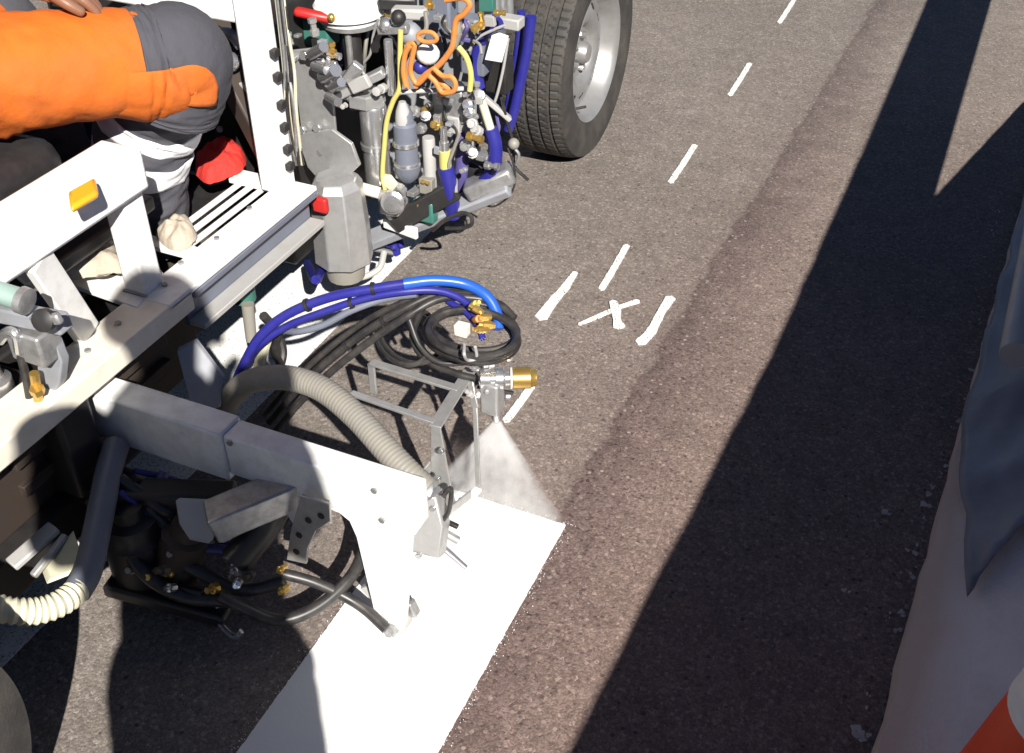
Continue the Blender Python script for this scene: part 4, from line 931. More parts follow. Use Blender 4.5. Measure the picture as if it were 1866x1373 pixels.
# --- spray gun frame
ZF = 0.33
up0, up1 = at(676, 660, ZF), at(836, 709, ZF)
lw0, lw1 = at(640, 716, ZF), at(792, 769, ZF)
P(MB().bar(up0, up1, 0.017, 0.006), 'frame_bar', 'galvanised', 0.001)
P(MB().bar(up0 - Vector((0, 0, 0.004)), up0 - Vector((0, 0, 0.075)), 0.014, 0.006, (0, 1, 0)), 'frame_bar_end', 'galvanised', 0.001)
P(MB().bar(lw0, lw1, 0.013, 0.006), 'frame_bar', 'galvanised', 0.001)
P(MB().bar(at(858, 672, ZF), at(792, 778, ZF), 0.024, 0.005), 'frame_end_plate', 'galvanised', 0.001)
v0 = at(796, 776, ZF); v1 = Vector((v0.x, v0.y, 0.06))
P(MB().prism([v0 + Vector((-0.012, 0, 0)), v0 + Vector((0.006, 0, 0)), Vector((v0.x + 0.022, v0.y, 0.19)), Vector((v0.x + 0.022, v0.y, 0.06)), Vector((v0.x - 0.016, v0.y, 0.06)), Vector((v0.x - 0.02, v0.y, 0.18))], (0, 0.004, 0)), 'upright_plate', 'galvanised', 0.001)
P(MB().box((v0.x - 0.02, v0.y - 0.03, 0.08), (v0.x - 0.0165, v0.y - 0.0005, 0.24)), 'upright_flange', 'galvanised', 0.001)
rd0 = at(862, 735, 0.28)
P(MB().bar(at(856, 690, ZF), at(866, 742, 0.285), 0.014, 0.005, (0, 1, 0)), 'drop_arm', 'galvanised', 0.001)
P(MB().bar(at(866, 742, 0.285), at(872, 888, 0.13), 0.010, 0.005, (0, 1, 0)), 'drop_arm', 'galvanised', 0.001)
P(MB().bar(at(872, 890, 0.13), at(806, 962, 0.12), 0.016, 0.005), 'drop_arm_foot', 'white_paint', 0.001)
nb = at(772, 960, 0.13)
P(MB().prism([at(742, 900, .20), at(795, 905, .20), at(808, 960, .15), at(800, 1020, .10), at(745, 1005, .10), at(735, 950, .15)], (0, 0.03, -0.01)), 'bead_gun_body', 'galvanised', 0.004)
P(MB().lathe(at(748, 938, .165), (-0.2, -1, 0.3), [(-0.01, 0.02), (0.004, 0.02), (0.006, 0.013), (-0.004, 0.012), (-0.005, 0.001)], 18), 'bead_gun_port', 'brass')
P(MB().lathe(at(764, 890, .24), (0.2, -0.5, 0.8), [(-0.015, 0.018), (0.0, 0.026), (0.01, 0.026), (0.012, 0.02)], 18), 'hose_clamp', 'bright_steel')
P(MB().tube([at(742, 925, .215), at(752, 902, .23), at(775, 908, .235), at(800, 890, .235)], 0.006, 6, 8), 'clamp_wire', 'bright_steel')
P(MB().cyl(at(790, 985, .10), at(848, 1035, .05), 0.010, 0.007, 14), 'bead_nozzle', 'bright_steel')
P(MB().cyl(at(790, 960, .12), at(835, 985, .09), 0.008, 0.008, 14), 'bead_nozzle', 'galvanised')
P(MB().box(tuple(at(812, 955, .11) - Vector((0.0, 0.0, 0.03))), tuple(at(842, 905, .13) + Vector((0.02, 0, 0.0)))), 'bead_gun_valve', 'white_paint', 0.004)
P(MB().bar(at(812, 950, .13), at(835, 960, .125), 0.008, 0.008), 'bead_gun_clip', 'black_plastic', 0.001)
for (u, v, z, ax_) in ((752, 975, .125, (-0.1, -1, 0.2)), (785, 1000, .105, (-0.1, -1, 0.2)), (790, 925, .18, (0.3, -1, 0.4)), (800, 870, .25, (0, -1, 0.1)), (806, 820, .29, (0, -1, 0.1)), (765, 1010, .10, (0, -1, 0.1))):
    P(MB().bolt(at(u, v, z), ax_, 0.0065, 0.008), 'bracket_bolt', 'bright_steel', 0.001)
P(MB().tube([at(806, 905, .22), at(822, 890, .23), at(818, 930, .18), at(806, 950, .15)], 0.0045, 6, 8), 'air_line', 'black_hose')
P(MB().tube([at(748, 885, .25), at(735, 905, .23), at(730, 940, .19), at(738, 985, .12)], 0.005, 6, 8), 'air_line', 'pale_grey')
P(MB().bar(at(815, 935, .14), at(858, 900, .14), 0.004, 0.02), 'deflector_plate', 'galvanised', 0.001)
# the gun
ga = at(872, 690, ZF + 0.005); gb = at(978, 688, ZF + 0.005); gx = (gb - ga).normalized(); gl = (gb - ga).length
gun = P(MB().lathe(ga, gx, [(0, 0.012), (0.004, 0.02), (0.022, 0.021), (0.024, 0.016), (0.03, 0.016), (0.032, 0.022), (0.046, 0.022), (0.05, 0.015), (gl - 0.03, 0.013)], 20), 'spray_gun', 'bright_steel')
P(MB().lathe(ga + gx * (gl - 0.046), gx, [(0, 0.017), (0.002, 0.0205), (0.034, 0.0205), (0.036, 0.018), (0.046, 0.015), (0.047, 0.004)], 24), 'brass_cap', 'brass', 0, gun)
P(MB().lathe(ga + gx * (gl - 0.049), gx, [(0, 0.014), (0.0, 0.021), (0.003, 0.021)], 24), 'cap_ring', 'tag_white', 0, gun)
P(MB().box(tuple(ga + Vector((0.008, -0.014, -0.07))), tuple(ga + Vector((0.045, 0.02, 0.002)))), 'gun_block', 'galvanised', 0.004, gun)
for (u, v, z) in ((868, 672, .36), (884, 655, .37), (900, 664, .36), (888, 706, .32), (870, 720, .30), (905, 725, .28), (925, 722, .27), (912, 740, .25), (860, 720, .31), (895, 640, .38), (845, 660, .36), (925, 655, .36)):
    P(MB().lathe(at(u, v, z), (random.uniform(-.6, .6), random.uniform(-1, 0), random.uniform(-.2, 1)), [(0, 0.007), (0.010, 0.007), (0.011, 0.0045), (0.02, 0.0045), (0.021, 0.001)], 8), 'gun_fitting', random.choice(['bright_steel', 'galvanised', 'pale_grey']), 0, gun)
P(MB().cyl(at(870, 705, .31), at(935, 716, .29), 0.004, n=8), 'gun_needle', 'black_plastic', 0, gun)
NZ = Vector((-0.685, 1.468, 0.222))
P(MB().lathe(NZ + Vector((0, 0, 0.055)), (0, 0, -1), [(0, 0.014), (0.02, 0.014), (0.022, 0.011), (0.042, 0.010), (0.052, 0.006)], 16), 'spray_nozzle', 'bright_steel', 0, gun)
P(MB().cyl(NZ + Vector((0, 0, 0.05)), ga + Vector((0.03, 0.0, -0.01)), 0.010, n=12), 'nozzle_stem', 'dull_steel', 0, gun)

# --- hoses over to the gun
def gt(name, mat, pts, r, n=12, per=7): return P(MB().tube([at(*p) for p in pts], r, per, n), name, mat)
gt('blue_air_hose', 'blue_hose', [(428, 700, .24), (445, 662, .30), (475, 612, .37), (525, 572, .42), (600, 542, .46), (680, 526, .48), (745, 516, .49)], 0.0095)
gt('sunlit_hose_run', 'sunlit_blue_hose', [(735, 517, .49), (790, 511, .49), (845, 517, .48), (885, 538, .465), (905, 570, .44), (908, 600, .42)], 0.0105)  # sunlit stretch of the same hose, brightness put into its lighter blue
gt('blue_air_hose', 'blue_hose', [(440, 680, .26), (470, 632, .34), (520, 596, .39), (585, 570, .43), (660, 545, .46), (730, 532, .475), (800, 530, .475), (850, 552, .46), (872, 590, .44)], 0.0075)
gt('blue_grey_hose', 'grey_blue', [(512, 602, .36), (545, 604, .38), (590, 592, .40), (640, 566, .43), (700, 545, .45), (760, 536, .465)], 0.0068)
gt('black_air_hose', 'black_hose', [(510, 605, .33), (500, 640, .28), (510, 665, .24), (495, 690, .2)], 0.008)
for k, (du, dv) in enumerate(((0, 0), (13, 14), (-8, -14))):
    gt('black_air_hose', 'black_hose', [(490 + du, 770 + dv, .16), (540 + du, 712 + dv, .24), (600 + du, 655 + dv, .32), (665 + du, 605 + dv, .38), (730 + du * .8, 566 + dv * .8, .43), (790 + du * .4, 538 + dv * .6, .455), (845, 536 + dv * .4, .46), (905, 552, .45), (938, 580, .435)], 0.0075 if k < 2 else 0.006)
# the coil: several loose turns lashed together
for k in range(5):
    pts = []; ph = random.uniform(0, 6.28); rx = 76 + random.uniform(-9, 8); ry = 44 + random.uniform(-6, 5); ox = 862 + random.uniform(-7, 7); oy = 602 + random.uniform(-5, 5) + k * 2; z = 0.445 - 0.011 * k
    for j in range(15):
        an = ph + j / 14 * 2 * math.pi
        pts.append((ox + rx * math.cos(an), oy + ry * math.sin(an) + 7 * math.cos(an), z + 0.004 * math.sin(3 * an + k)))
    gt('coiled_hose', 'black_hose', pts, 0.0072, 10, 4)
for k in range(2):
    pts = []; ox, oy = 735 + 14 * k, 618 - 8 * k
    for j in range(13):
        an = 0.5 + j / 12 * 5.4; pts.append((ox + (48 + 9 * k) * math.cos(an), oy + (46 + 5 * k) * math.sin(an) + 10 * math.cos(an), .36 - 0.004 * j))
    gt('coiled_hose', 'black_hose', pts, 0.0052, 8, 4)
gt('black_air_hose', 'black_hose', [(770, 560, .43), (752, 610, .38), (775, 655, .35), (830, 680, .34), (866, 690, .335)], 0.007)
gt('black_air_hose', 'black_hose', [(745, 580, .42), (765, 630, .38), (800, 660, .36), (850, 660, .36), (880, 665, .355)], 0.006)
gt('cable_tie', 'pale_grey', [(846, 628, .47), (846, 646, .47), (852, 656, .44), (868, 652, .44), (866, 632, .47)], 0.003, 8)
gt('blue_air_hose', 'blue_hose', [(815, 548, .45), (850, 570, .445), (872, 598, .44), (880, 618, .43)], 0.0065)
for (u, v, z, mt) in ((872, 566, .47, 'brass'), (886, 578, .465, 'brass'), (893, 592, .46, 'brass'), (880, 600, .455, 'brass'), (862, 558, .47, 'yellow_hose'), (868, 582, .46, 'orange_hose')):
    P(MB().lathe(at(u, v, z), (random.uniform(-1, 1), random.uniform(-1, 0), random.uniform(0, 1)), [(-0.01, 0.005), (0, 0.0075), (0.011, 0.0075), (0.012, 0.004), (0.02, 0.004)], 8), 'brass_fitting', mt)
c = at(842, 600, .45); P(MB().box(tuple(c - Vector((0.013, 0.01, 0.012))), tuple(c + Vector((0.013, 0.01, 0.012)))), 'white_connector', 'cream_paint', 0.003)

def tie(u, v, z, d, r):
    c = at(u, v, z); P(MB().lathe(c - Vector(d).normalized() * 0.003, d, [(0, r * 0.8), (0.0, r), (0.006, r), (0.006, r * 0.8)], 18), 'cable_tie', 'black_plastic')
dirh = lambda a, b: tuple(at(*b) - at(*a))
tie(560, 556, .443, dirh((525, 572, .42), (600, 542, .46)), 0.013); tie(680, 526, .48, dirh((600, 542, .46), (745, 516, .49)), 0.0125)
tie(640, 552, .452, dirh((585, 570, .43), (660, 545, .46)), 0.0105); tie(632, 630, .352, dirh((600, 655, .32), (665, 605, .38)), 0.0105); tie(700, 585, .408, dirh((665, 605, .38), (730, 566, .43)), 0.0105)
# --- paint spray
def spray():
    spray_material(0.0, NZ.z)
    z0 = 0.006; vs = []
    K = 10
    for i in range(K + 1):
        t = i / K; z = NZ.z + (z0 - NZ.z) * t
        h = 0.012 + (ST1 - ST0 + 0.03) / 2 * t; d = 0.007 + 0.017 * t
        cxm = NZ.x + ((ST0 + ST1) / 2 - NZ.x) * t
        for (sx, sy) in ((-1, -1), (1, -1), (1, 1), (-1, 1)): vs.append((cxm + sx * h, NZ.y + sy * d - 0.012 * t, z))
    fs = [[i * 4 + k, i * 4 + (k + 1) % 4, (i + 1) * 4 + (k + 1) % 4, (i + 1) * 4 + k] for i in range(K) for k in range(4)] + [[3, 2, 1, 0], [K * 4 + k for k in range(4)]]
    o = MB().add(vs, fs).build('paint_spray', 'paint_mist'); o['kind'] = 'stuff'; o['label'] = 'fan of fine white paint mist below the spray gun'
    rg = random.Random(5); sp_ = MB()
    for i in range(420):     # overspray on the stones beside the stripe and ahead of its wet edge
        q = rg.random(); e = abs(rg.gauss(0, 0.008)) + 0.001
        if q < 0.42: x, y = ST1 + e, rg.uniform(0.6, front + 0.01)
        elif q < 0.75: x, y = ST0 - e, rg.uniform(0.6, front + 0.01)
        else: x, y = rg.uniform(ST0 - 0.01, ST1 + 0.01), front + e
        r = rg.uniform(0.0003, 0.0011); k = 5; a0 = rg.random() * 6
        sp_.prism([(x + r * math.cos(a0 + 6.283 * j / k), y + r * math.sin(a0 + 6.283 * j / k) * rg.uniform(0.6, 1.3), 0.0012) for j in range(k)], (0, 0, 0.0012))
    so = sp_.build('paint_overspray', 'fresh_road_paint'); so['kind'] = 'stuff'; so['label'] = 'tiny white specks of overspray along the fresh stripe'
spray()

# ================================================================== loose things on the machine
def rag(name, mat, pts, z, amp, label, cat, th=0.03, zf=None):
    """a crumpled soft thing: a dome over an outline of photo points"""
    Q = [at(u, v, z) for u, v in pts]; c = sum(Q, Vector()) / len(Q); R = 10; vs = []; S = 40
    loop = catmull(Q + [Q[0]], 8)[:-1]
    for r in range(R + 1):
        t = r / R
        for j in range(len(loop)):
            p = c.lerp(loop[j], t); h = th * math.sqrt(max(0, 1 - t ** 2.4)) 
            h += amp * noise.noise(Vector((p.x * 26, p.y * 26, 3))) * (1 - t * 0.6) + amp * 0.5 * noise.noise(Vector((p.x * 70, p.y * 70, 9)))
            vs.append(p + Vector((0, 0, max(h, 0) + 0.001)))
    n = len(loop)
    fs = [[r * n + k, r * n + (k + 1) % n, (r + 1) * n + (k + 1) % n, (r + 1) * n + k] for r in range(R) for k in range(n)]
    fs.append([R * n + k for k in range(n)][::-1])
    o = MB().add(vs, fs).build(name, mat, angle=80)
    return tag(o, label, cat)
rag('red_glove', 'red_cloth', [(355, 318), (362, 292), (395, 278), (425, 266), (448, 288), (442, 312), (410, 328), (378, 336)], 0.452, 0.022, 'crumpled red glove on the white platform beside the leg', 'glove', 0.045)
rag('beige_boot', 'beige_cloth', [(94, 500), (112, 456), (146, 436), (196, 432), (222, 474), (226, 498), (165, 508), (108, 512)], 0.478, 0.016, 'stained beige boot behind the white guard post', 'rag', 0.04)  # operator's beige boot, made as a crumpled cloth dome
rag('pale_glove', 'beige_cloth', [(285, 430), (305, 418), (330, 408), (352, 415), (360, 435), (345, 452), (318, 458), (296, 446)], 0.453, 0.016, 'pale work glove at the corner of the white platform', 'glove', 0.035)

# ================================================================== people
def skin_person(name, verts, edges, rad, mat, label, root=0):
    names = list(verts); idx = {k: i for i, k in enumerate(names)}
    me = bpy.data.meshes.new(name)
    me.from_pydata([tuple(verts[k]) for k in names], [(idx[a], idx[b]) for a, b in edges], [])
    o = bpy.data.objects.new(name, me); COL.objects.link(o)
    o.modifiers.new('skin', 'SKIN')
    ss = o.modifiers.new('smooth', 'SUBSURF'); ss.levels = 2; ss.render_levels = 2
    sv = me.skin_vertices[0].data
    for k in names:
        sv[idx[k]].radius = (rad[k], rad[k]); sv[idx[k]].use_root = False
    sv[0].use_root = True
    me.materials.append(MATS[mat])
    return tag(o, label, 'person')
def hand(verts, edges, rad, pre, wrist, dirv, palm_n, side, curl=0.4):
    """palm and five unequal bent fingers; side=+1 puts the thumb on dirv x palm_n"""
    d = dirv.normalized(); nn = (palm_n - d * palm_n.dot(d)).normalized(); s = d.cross(nn) * side
    verts[pre + 'palm'] = wrist + d * 0.05; rad[pre + 'palm'] = 0.026; edges.append((pre + 'wrist', pre + 'palm'))
    for k, (off, ln) in enumerate(((0.030, 0.072), (0.010, 0.08), (-0.010, 0.075), (-0.029, 0.06))):
        b = wrist + d * 0.088 + s * off; e1 = b + (d * math.cos(curl * .5) + nn * math.sin(curl * .5)) * ln * 0.5; e2 = e1 + (d * math.cos(curl * 1.6) + nn * math.sin(curl * 1.6)) * ln * 0.5
        for q, p, r in (('a', b, 0.0105), ('b', e1, 0.0092), ('c', e2, 0.008)): verts[pre + str(k) + q] = p; rad[pre + str(k) + q] = r
        edges += [(pre + 'palm', pre + str(k) + 'a'), (pre + str(k) + 'a', pre + str(k) + 'b'), (pre + str(k) + 'b', pre + str(k) + 'c')]
    t0 = wrist + d * 0.035 + s * 0.034; t1 = t0 + d * 0.032 + s * 0.018 + nn * 0.008; t2 = t1 + d * 0.028 + nn * 0.01
    for q, p, r in (('ta', t0, 0.013), ('tb', t1, 0.011), ('tc', t2, 0.009)): verts[pre + q] = p; rad[pre + q] = r
    edges += [(pre + 'palm', pre + 'ta'), (pre + 'ta', pre + 'tb'), (pre + 'tb', pre + 'tc')]
def wrinkled(P_, R_, seed, amp=0.006, per=20, n=64, calm=0.0):
    """a trouser leg or sleeve: a swept tube with cloth folds, tighter inside the bends"""
    pts = catmull(P_, per); N = len(pts); rr = []
    for i in range(N):
        t = i / (N - 1) * (len(R_) - 1); k = min(int(t), len(R_) - 2); rr.append(R_[k] + (R_[k + 1] - R_[k]) * (t - k))
    def sq(t, an):
        c = Vector((math.cos(an) * 1.1, math.sin(an) * 1.1, t * 11 + seed))
        f = noise.noise(c * 1.3) * 0.8 + 0.3 * noise.noise(c * 3.1)
        sk = Vector((math.cos(an) * 0.9, math.sin(an) * 0.9, t * 13 + 1.1 * math.sin(an + 0.6) + seed))
        f += 1.5 * (0.32 - abs(noise.noise(sk * 1.15))) * max(0, 0.55 + noise.noise(c * 0.7 + Vector((4, 4, 4)))) + 0.7 * (0.25 - abs(noise.noise(sk * 2.6 + Vector((9, 0, 0)))))
        return 1 + f * amp / 0.085 * (1 - calm * min(1, max(0, t - 0.45) / 0.25))
    return MB().sweep(pts, rr, n, True, sq), pts, rr, sq
def head(verts, edges, rad, neck, face):
    f = face.normalized()
    verts['neck'] = neck; rad['neck'] = 0.055
    verts['jaw'] = neck + Vector((0, 0, 0.075)) + f * 0.02; rad['jaw'] = 0.066
    verts['skull'] = neck + Vector((0, 0, 0.145)) + f * 0.012; rad['skull'] = 0.082
    verts['crown_'] = neck + Vector((0, 0, 0.20)); rad['crown_'] = 0.062
    edges += [('neck', 'jaw'), ('jaw', 'skull'), ('skull', 'crown_')]
def face_parts(o, verts, face):
    f = face.normalized(); s = Vector((f.y, -f.x, 0)); e = verts['skull'] - Vector((0, 0, 0.012)) + f * 0.078
    mb = MB().ball(e + f * 0.012 - Vector((0, 0, 0.03)), 0.014, 8, (0.9, 1, 1.5)); mb.build('nose', 'skin', o)
    for q in (-1, 1):
        MB().ball(e + s * 0.031 * q - f * 0.005, 0.010, 8).build('eye', 'tag_white', o)
        MB().ball(verts['skull'] + s * 0.088 * q - Vector((0, 0, 0.02)), 0.024, 8, (0.5, 0.7, 1.2)).build('ear', 'skin', o)
    MB().ball(e - Vector((0, 0, 0.07)) - f * 0.004, 0.017, 8, (1.2, 1.2, 0.35)).build('mouth', 'red_cloth', o)

def operator():
    K = at(318, 108, 0.795); HP = Vector((-1.66, 1.20, 0.845)); AN = at(284, 455, 0.345)
    HL = HP + Vector((-0.20, 0.02, 0)); KL = Vector((-1.86, 1.60, 0.76)); AL = Vector((-1.88, 1.68, 0.36))
    pel = (HP + HL) / 2 + Vector((-0.02, -0.06, 0.02)); chest = pel + Vector((0.0, 0.10, 0.36)); nk = chest + Vector((0.02, 0.06, 0.17))
    V, E, R = {}, [], {}
    V['pelvis'] = pel; R['pelvis'] = 0.09
    V['chest'] = chest; R['chest'] = 0.11; E.append(('pelvis', 'chest'))
    head(V, E, R, nk, Vector((0.6, 0.8, 0))); E.append(('chest', 'neck'))
    for s, h, k, a in (('r', HP, K, AN), ('l', HL, KL, AL)):
        V[s + 'hip'] = h; R[s + 'hip'] = 0.075; V[s + 'knee'] = k; R[s + 'knee'] = 0.05; V[s + 'ankle'] = a; R[s + 'ankle'] = 0.038
        V[s + 'shin'] = at(264, 290, 0.55) if s == 'r' else k.lerp(a, 0.5); R[s + 'shin'] = 0.045
        E += [('pelvis', s + 'hip'), (s + 'hip', s + 'knee'), (s + 'knee', s + 'shin'), (s + 'shin', s + 'ankle')]
    # right hand rests on the thigh
    wr = at(52, -34, 0.965); sh = chest + Vector((0.19, 0.0, 0.12)); el = wr + Vector((-0.10, -0.21, 0.06))
    V['rsho'] = sh; R['rsho'] = 0.055; V['relb'] = el; R['relb'] = 0.042; V['rwrist'] = wr; R['rwrist'] = 0.03
    E += [('chest', 'rsho'), ('rsho', 'relb'), ('relb', 'rwrist')]
    hand(V, E, R, 'r', wr, Vector((0.62, 0.55, -0.30)), Vector((0, 0, -1)), -1, 1.15)
    sl = chest + Vector((-0.19, 0.02, 0.12)); wl = Vector((-1.86, 1.68, 1.03)); ell = Vector((-2.06, 1.42, 1.0))
    V['lsho'] = sl; R['lsho'] = 0.055; V['lelb'] = ell; R['lelb'] = 0.042; V['lwrist'] = wl; R['lwrist'] = 0.03
    E += [('chest', 'lsho'), ('lsho', 'lelb'), ('lelb', 'lwrist')]
    hand(V, E, R, 'l', wl, Vector((0.2, 0.9, 0.1)), Vector((0, 0.2, -1)), 1, 0.9)
    o = skin_person('person', V, E, R, 'skin', 'seated machine operator in orange and grey work trousers with white reflective bands')
    face_parts(o, V, Vector((0.6, 0.8, 0)))
    MB().lathe(V['crown_'] + Vector((0, 0, -0.05)), (0, 0, 1), [(0, 0.098), (0.03, 0.095), (0.07, 0.07), (0.095, 0.02)], 24).build('helmet', 'tag_white', o)
    # right trouser leg: orange thigh, grey shin
    th, pts, rr, sq = wrinkled([HP + Vector((-0.1, -0.14, 0.0)), HP, HP.lerp(K, 0.5) + Vector((0, 0, 0.005)), K.lerp(HP, 0.04)], [0.11, 0.110, 0.100, 0.093], 1.7, 0.015, calm=0.75)
    th.build('trouser_thigh', 'orange_cloth', o, angle=80)
    d1 = (K - HP).normalized(); dz = (AN - K).normalized()
    kn = [K.lerp(HP, 0.34), K.lerp(HP, 0.12) + Vector((0, 0, 0.002)), K + d1 * 0.012 + Vector((0, 0, -0.012)), K.lerp(AN, 0.14) + d1 * 0.008, K.lerp(AN, 0.3)]
    sh_, p2, r2, s2 = wrinkled([K.lerp(HP, 0.06), K + d1 * 0.002 - Vector((0, 0, 0.012)), at(286, 190, 0.675), at(262, 255, 0.595), at(262, 330, 0.50), at(276, 410, 0.40), AN], [0.080, 0.088, 0.094, 0.096, 0.09, 0.08, 0.076], 5.1, 0.008)
    sh_.build('trouser_shin', 'grey_cloth', o, angle=80)
    # grey knee patch: the front of the thigh tube, standing proud
    def shell(pl, rl, sqf, t0, t1, a0, a1, lift, name, mat, wob=0.0, nn=26, mm=22, dip=0.0):
        N = len(pl); vs = []; dref = (pl[1] - pl[0]).normalized(); A, B = frame_of(dref); frames = []
        for i in range(N):
            tt = (pl[min(i + 1, N - 1)] - pl[max(i - 1, 0)]).normalized(); A = (A - tt * A.dot(tt)).normalized(); B = tt.cross(A); frames.append((A.copy(), B.copy()))
        for i in range(nn + 1):
            s = i / nn
            for j in range(mm + 1):
                an = a0 + (a1 - a0) * j / mm
                tq = t0 + (t1 - t0) * s + wob * math.sin(j / mm * math.pi) ; f = max(0, min(1, tq)) * (N - 1); k = min(int(f), N - 2); w_ = f - k
                p = pl[k].lerp(pl[k + 1], w_); r = (rl[k] * (1 - w_) + rl[k + 1] * w_)
                if tq < 0: p = pl[0] + (pl[1] - pl[0]) * (tq * (N - 1))
                fa = frames[k]; q = r * sqf(f / (N - 1), an) + lift - dip * max(0, -tq) / 0.16
                vs.append(p + (fa[0] * math.cos(an) + fa[1] * math.sin(an)) * q)
        W = mm + 1; fs = [[i * W + j, i * W + j + 1, (i + 1) * W + j + 1, (i + 1) * W + j] for i in range(nn) for j in range(mm)]
        ob = MB().add(vs, fs).build(name, mat, o, angle=80)
        sd = ob.modifiers.new('thickness', 'SOLIDIFY'); sd.thickness = 0.004; sd.offset = -1
        return ob
    # knee cap cloth bridging thigh and shin
    kc_, p3, r3, s3 = wrinkled([K.lerp(HP, 0.17), K.lerp(HP, 0.08), K + d1 * 0.008 + Vector((0, 0, 0.0)), K.lerp(AN, 0.16) + d1 * 0.004, K.lerp(AN, 0.22)], [0.1005, 0.1005, 0.0995, 0.097, 0.092], 8.2, 0.004)
    kc_.build('knee_panel', 'grey_cloth', o, angle=80)
    # orange thigh cloth laps over the outer side of the knee
    shell(p3, r3, s3, -0.45, 0.62, 2.95, 4.6, 0.0035, 'thigh_lap', 'orange_cloth', 0.0, 50, 36, 0.008)
    for (t0, t1) in ((0.345, 0.462), (0.522, 0.625)):
        shell(p2, r2, s2, t0, t1, 0, 2 * math.pi, 0.003, 'reflective_band', 'reflective', 0, 8, 48)
    # left leg, mostly hidden
    wrinkled([HL + Vector((0.04, -0.14, 0)), HL, HL.lerp(KL, 0.5), KL.lerp(HL, 0.05)], [0.11, 0.108, 0.098, 0.088], 11, 0.006)[0].build('trouser_thigh', 'orange_cloth', o, angle=80)
    wrinkled([KL.lerp(HL, 0.08), KL, KL.lerp(AL, 0.5), AL], [0.08, 0.088, 0.086, 0.076], 14, 0.006)[0].build('trouser_shin', 'grey_cloth', o, angle=80)
    for a, f in ((AN, Vector((0.5, 0.8, 0))), (AL, Vector((0.2, 1, 0)))):
        f = f.normalized(); MB().sweep([a + Vector((0, 0, 0.03)), a + Vector((0, 0, -0.02)), a + f * 0.04 + Vector((0, 0, -0.03)), a + f * 0.12 + Vector((0, 0, -0.032)), a + f * 0.17 + Vector((0, 0, -0.036))], [0.05, 0.05, 0.046, 0.042, 0.026], 18).build('boot', 'boot_leather', o, angle=70)
    tors = [pel + Vector((0, -0.02, -0.06)), pel + Vector((0, 0.02, 0.1)), chest + Vector((0, 0, -0.02)), chest + Vector((0, 0.01, 0.1)), nk + Vector((0, 0, -0.02))]
    wrinkled(tors, [0.165, 0.165, 0.175, 0.15, 0.075], 3, 0.008)[0].build('jacket', 'orange_cloth', o, angle=80)
    wrinkled([sh + Vector((-0.08, 0, 0)), sh, sh.lerp(el, 0.5), el, el.lerp(wr, 0.35)], [0.08, 0.082, 0.07, 0.062, 0.056], 6, 0.005)[0].build('sleeve', 'orange_cloth', o, angle=80)
    wrinkled([sl + Vector((0.08, 0, 0)), sl, sl.lerp(ell, 0.5), ell, ell.lerp(wl, 0.5)], [0.08, 0.082, 0.07, 0.062, 0.055], 9, 0.005)[0].build('sleeve', 'orange_cloth', o, angle=80)
operator()

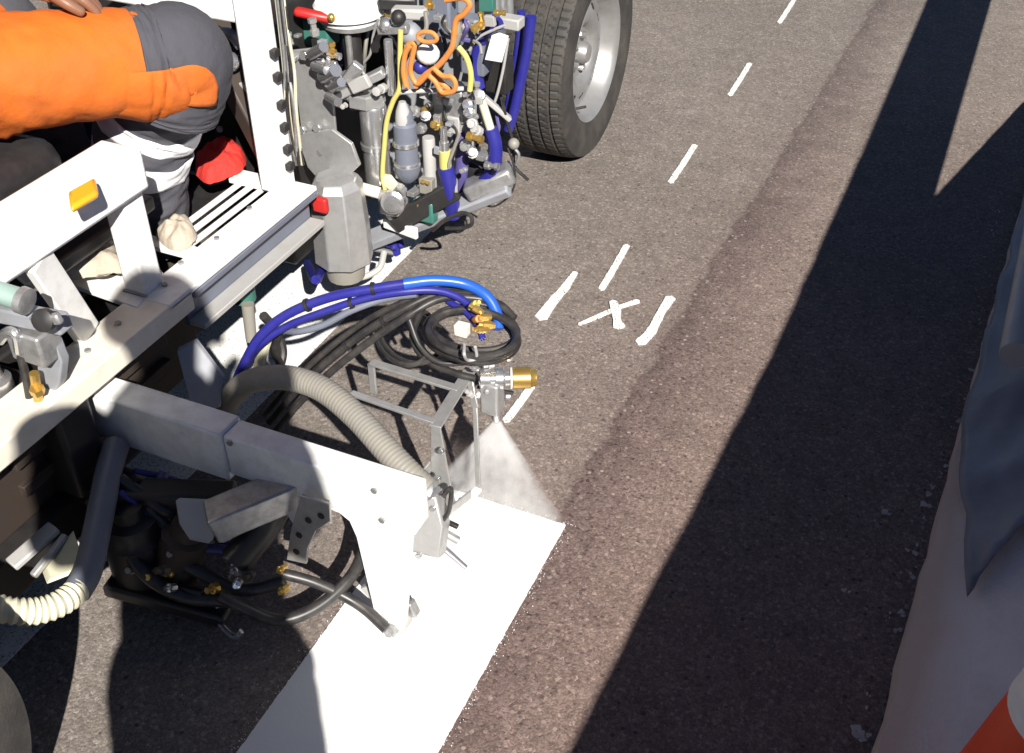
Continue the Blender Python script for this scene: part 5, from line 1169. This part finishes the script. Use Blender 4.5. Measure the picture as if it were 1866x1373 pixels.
def photographer():
    """stands just behind the lens; the shadow on the machine and the fresh stripe is theirs"""
    base = Vector((-0.115, -0.105, 0)); f = FH.copy(); s = RT.copy()
    pel = base + Vector((0, 0, 1.0)) - f * 0.03; chest = base + Vector((0, 0, 1.44)) - f * 0.03; nk = base + Vector((0, 0, 1.64))
    V, E, R = {}, [], {}
    V['pelvis'] = pel; R['pelvis'] = 0.09; V['chest'] = chest; R['chest'] = 0.10; E.append(('pelvis', 'chest'))
    head(V, E, R, nk, f); E.append(('chest', 'neck'))
    for q, sg in (('r', 1), ('l', -1)):
        h = pel + s * 0.09 * sg - Vector((0, 0, 0.05)); k = h + Vector((0, 0, -0.45)) + f * 0.02; a = k + Vector((0, 0, -0.42)) - f * 0.03
        V[q + 'hip'] = h; V[q + 'knee'] = k; V[q + 'ankle'] = a; R[q + 'hip'] = 0.07; R[q + 'knee'] = 0.048; R[q + 'ankle'] = 0.036
        E += [('pelvis', q + 'hip'), (q + 'hip', q + 'knee'), (q + 'knee', q + 'ankle')]
        sh = chest + s * 0.165 * sg + Vector((0, 0, 0.10)); 
        wr = EYE - FW * 0.045 + s * (0.055 * sg) - UP * 0.10; el = chest + s * 0.20 * sg + f * 0.03 - Vector((0, 0, 0.14))
        if sg < 0: el += f * 0.02
        V[q + 'sho'] = sh; V[q + 'elb'] = el; V[q + 'wrist'] = wr; R[q + 'sho'] = 0.05; R[q + 'elb'] = 0.04; R[q + 'wrist'] = 0.027
        E += [('chest', q + 'sho'), (q + 'sho', q + 'elb'), (q + 'elb', q + 'wrist')]
        hand(V, E, R, q, wr, UP * 0.9 - FW * 0.15, FW * 0.6 - RT * sg, sg, 0.35)
    o = skin_person('person', V, E, R, 'skin', 'standing photographer in dark clothes behind the lens, seen by shadow only')
    face_parts(o, V, f)
    MB().lathe(V['crown_'] + Vector((0, 0, -0.06)), (0, 0, 1), [(0, 0.094), (0.03, 0.092), (0.07, 0.07), (0.092, 0.02)], 24).build('hair', 'hair', o)
    wrinkled([pel + Vector((0, 0, -0.08)), pel + Vector((0, 0, 0.12)), chest, chest + Vector((0, 0, 0.11)), nk], [0.155, 0.15, 0.165, 0.13, 0.065], 3, 0.006)[0].build('jacket', 'dark_cloth', o, angle=80)
    for q in ('r', 'l'):
        h, k, a = V[q + 'hip'], V[q + 'knee'], V[q + 'ankle']
        wrinkled([h + Vector((0, 0, 0.06)), h, k, a], [0.09, 0.088, 0.068, 0.06], 4, 0.005)[0].build('trouser_leg', 'dark_cloth', o, angle=80)
        wrinkled([V[q + 'sho'], V[q + 'elb'], V[q + 'elb'].lerp(V[q + 'wrist'], 0.8)], [0.068, 0.056, 0.042], 4, 0.004)[0].build('sleeve', 'dark_cloth', o, angle=80)
        MB().sweep([a + Vector((0, 0, 0.02)), a + Vector((0, 0, -0.03)), a + f * 0.06 + Vector((0, 0, -0.038)), a + f * 0.16 + Vector((0, 0, -0.045))], [0.046, 0.05, 0.045, 0.03], 16).build('shoe', 'boot_leather', o, angle=70)
    pc = EYE - FW * 0.035 + RT * 0.005 - UP * 0.03
    ph = MB().bar(pc - UP * 0.075, pc + UP * 0.06, 0.072, 0.009, FW).build('phone', 'black_plastic', None, 0.003)
    tag(ph, 'black phone held up by the photographer behind the lens', 'phone')
photographer()
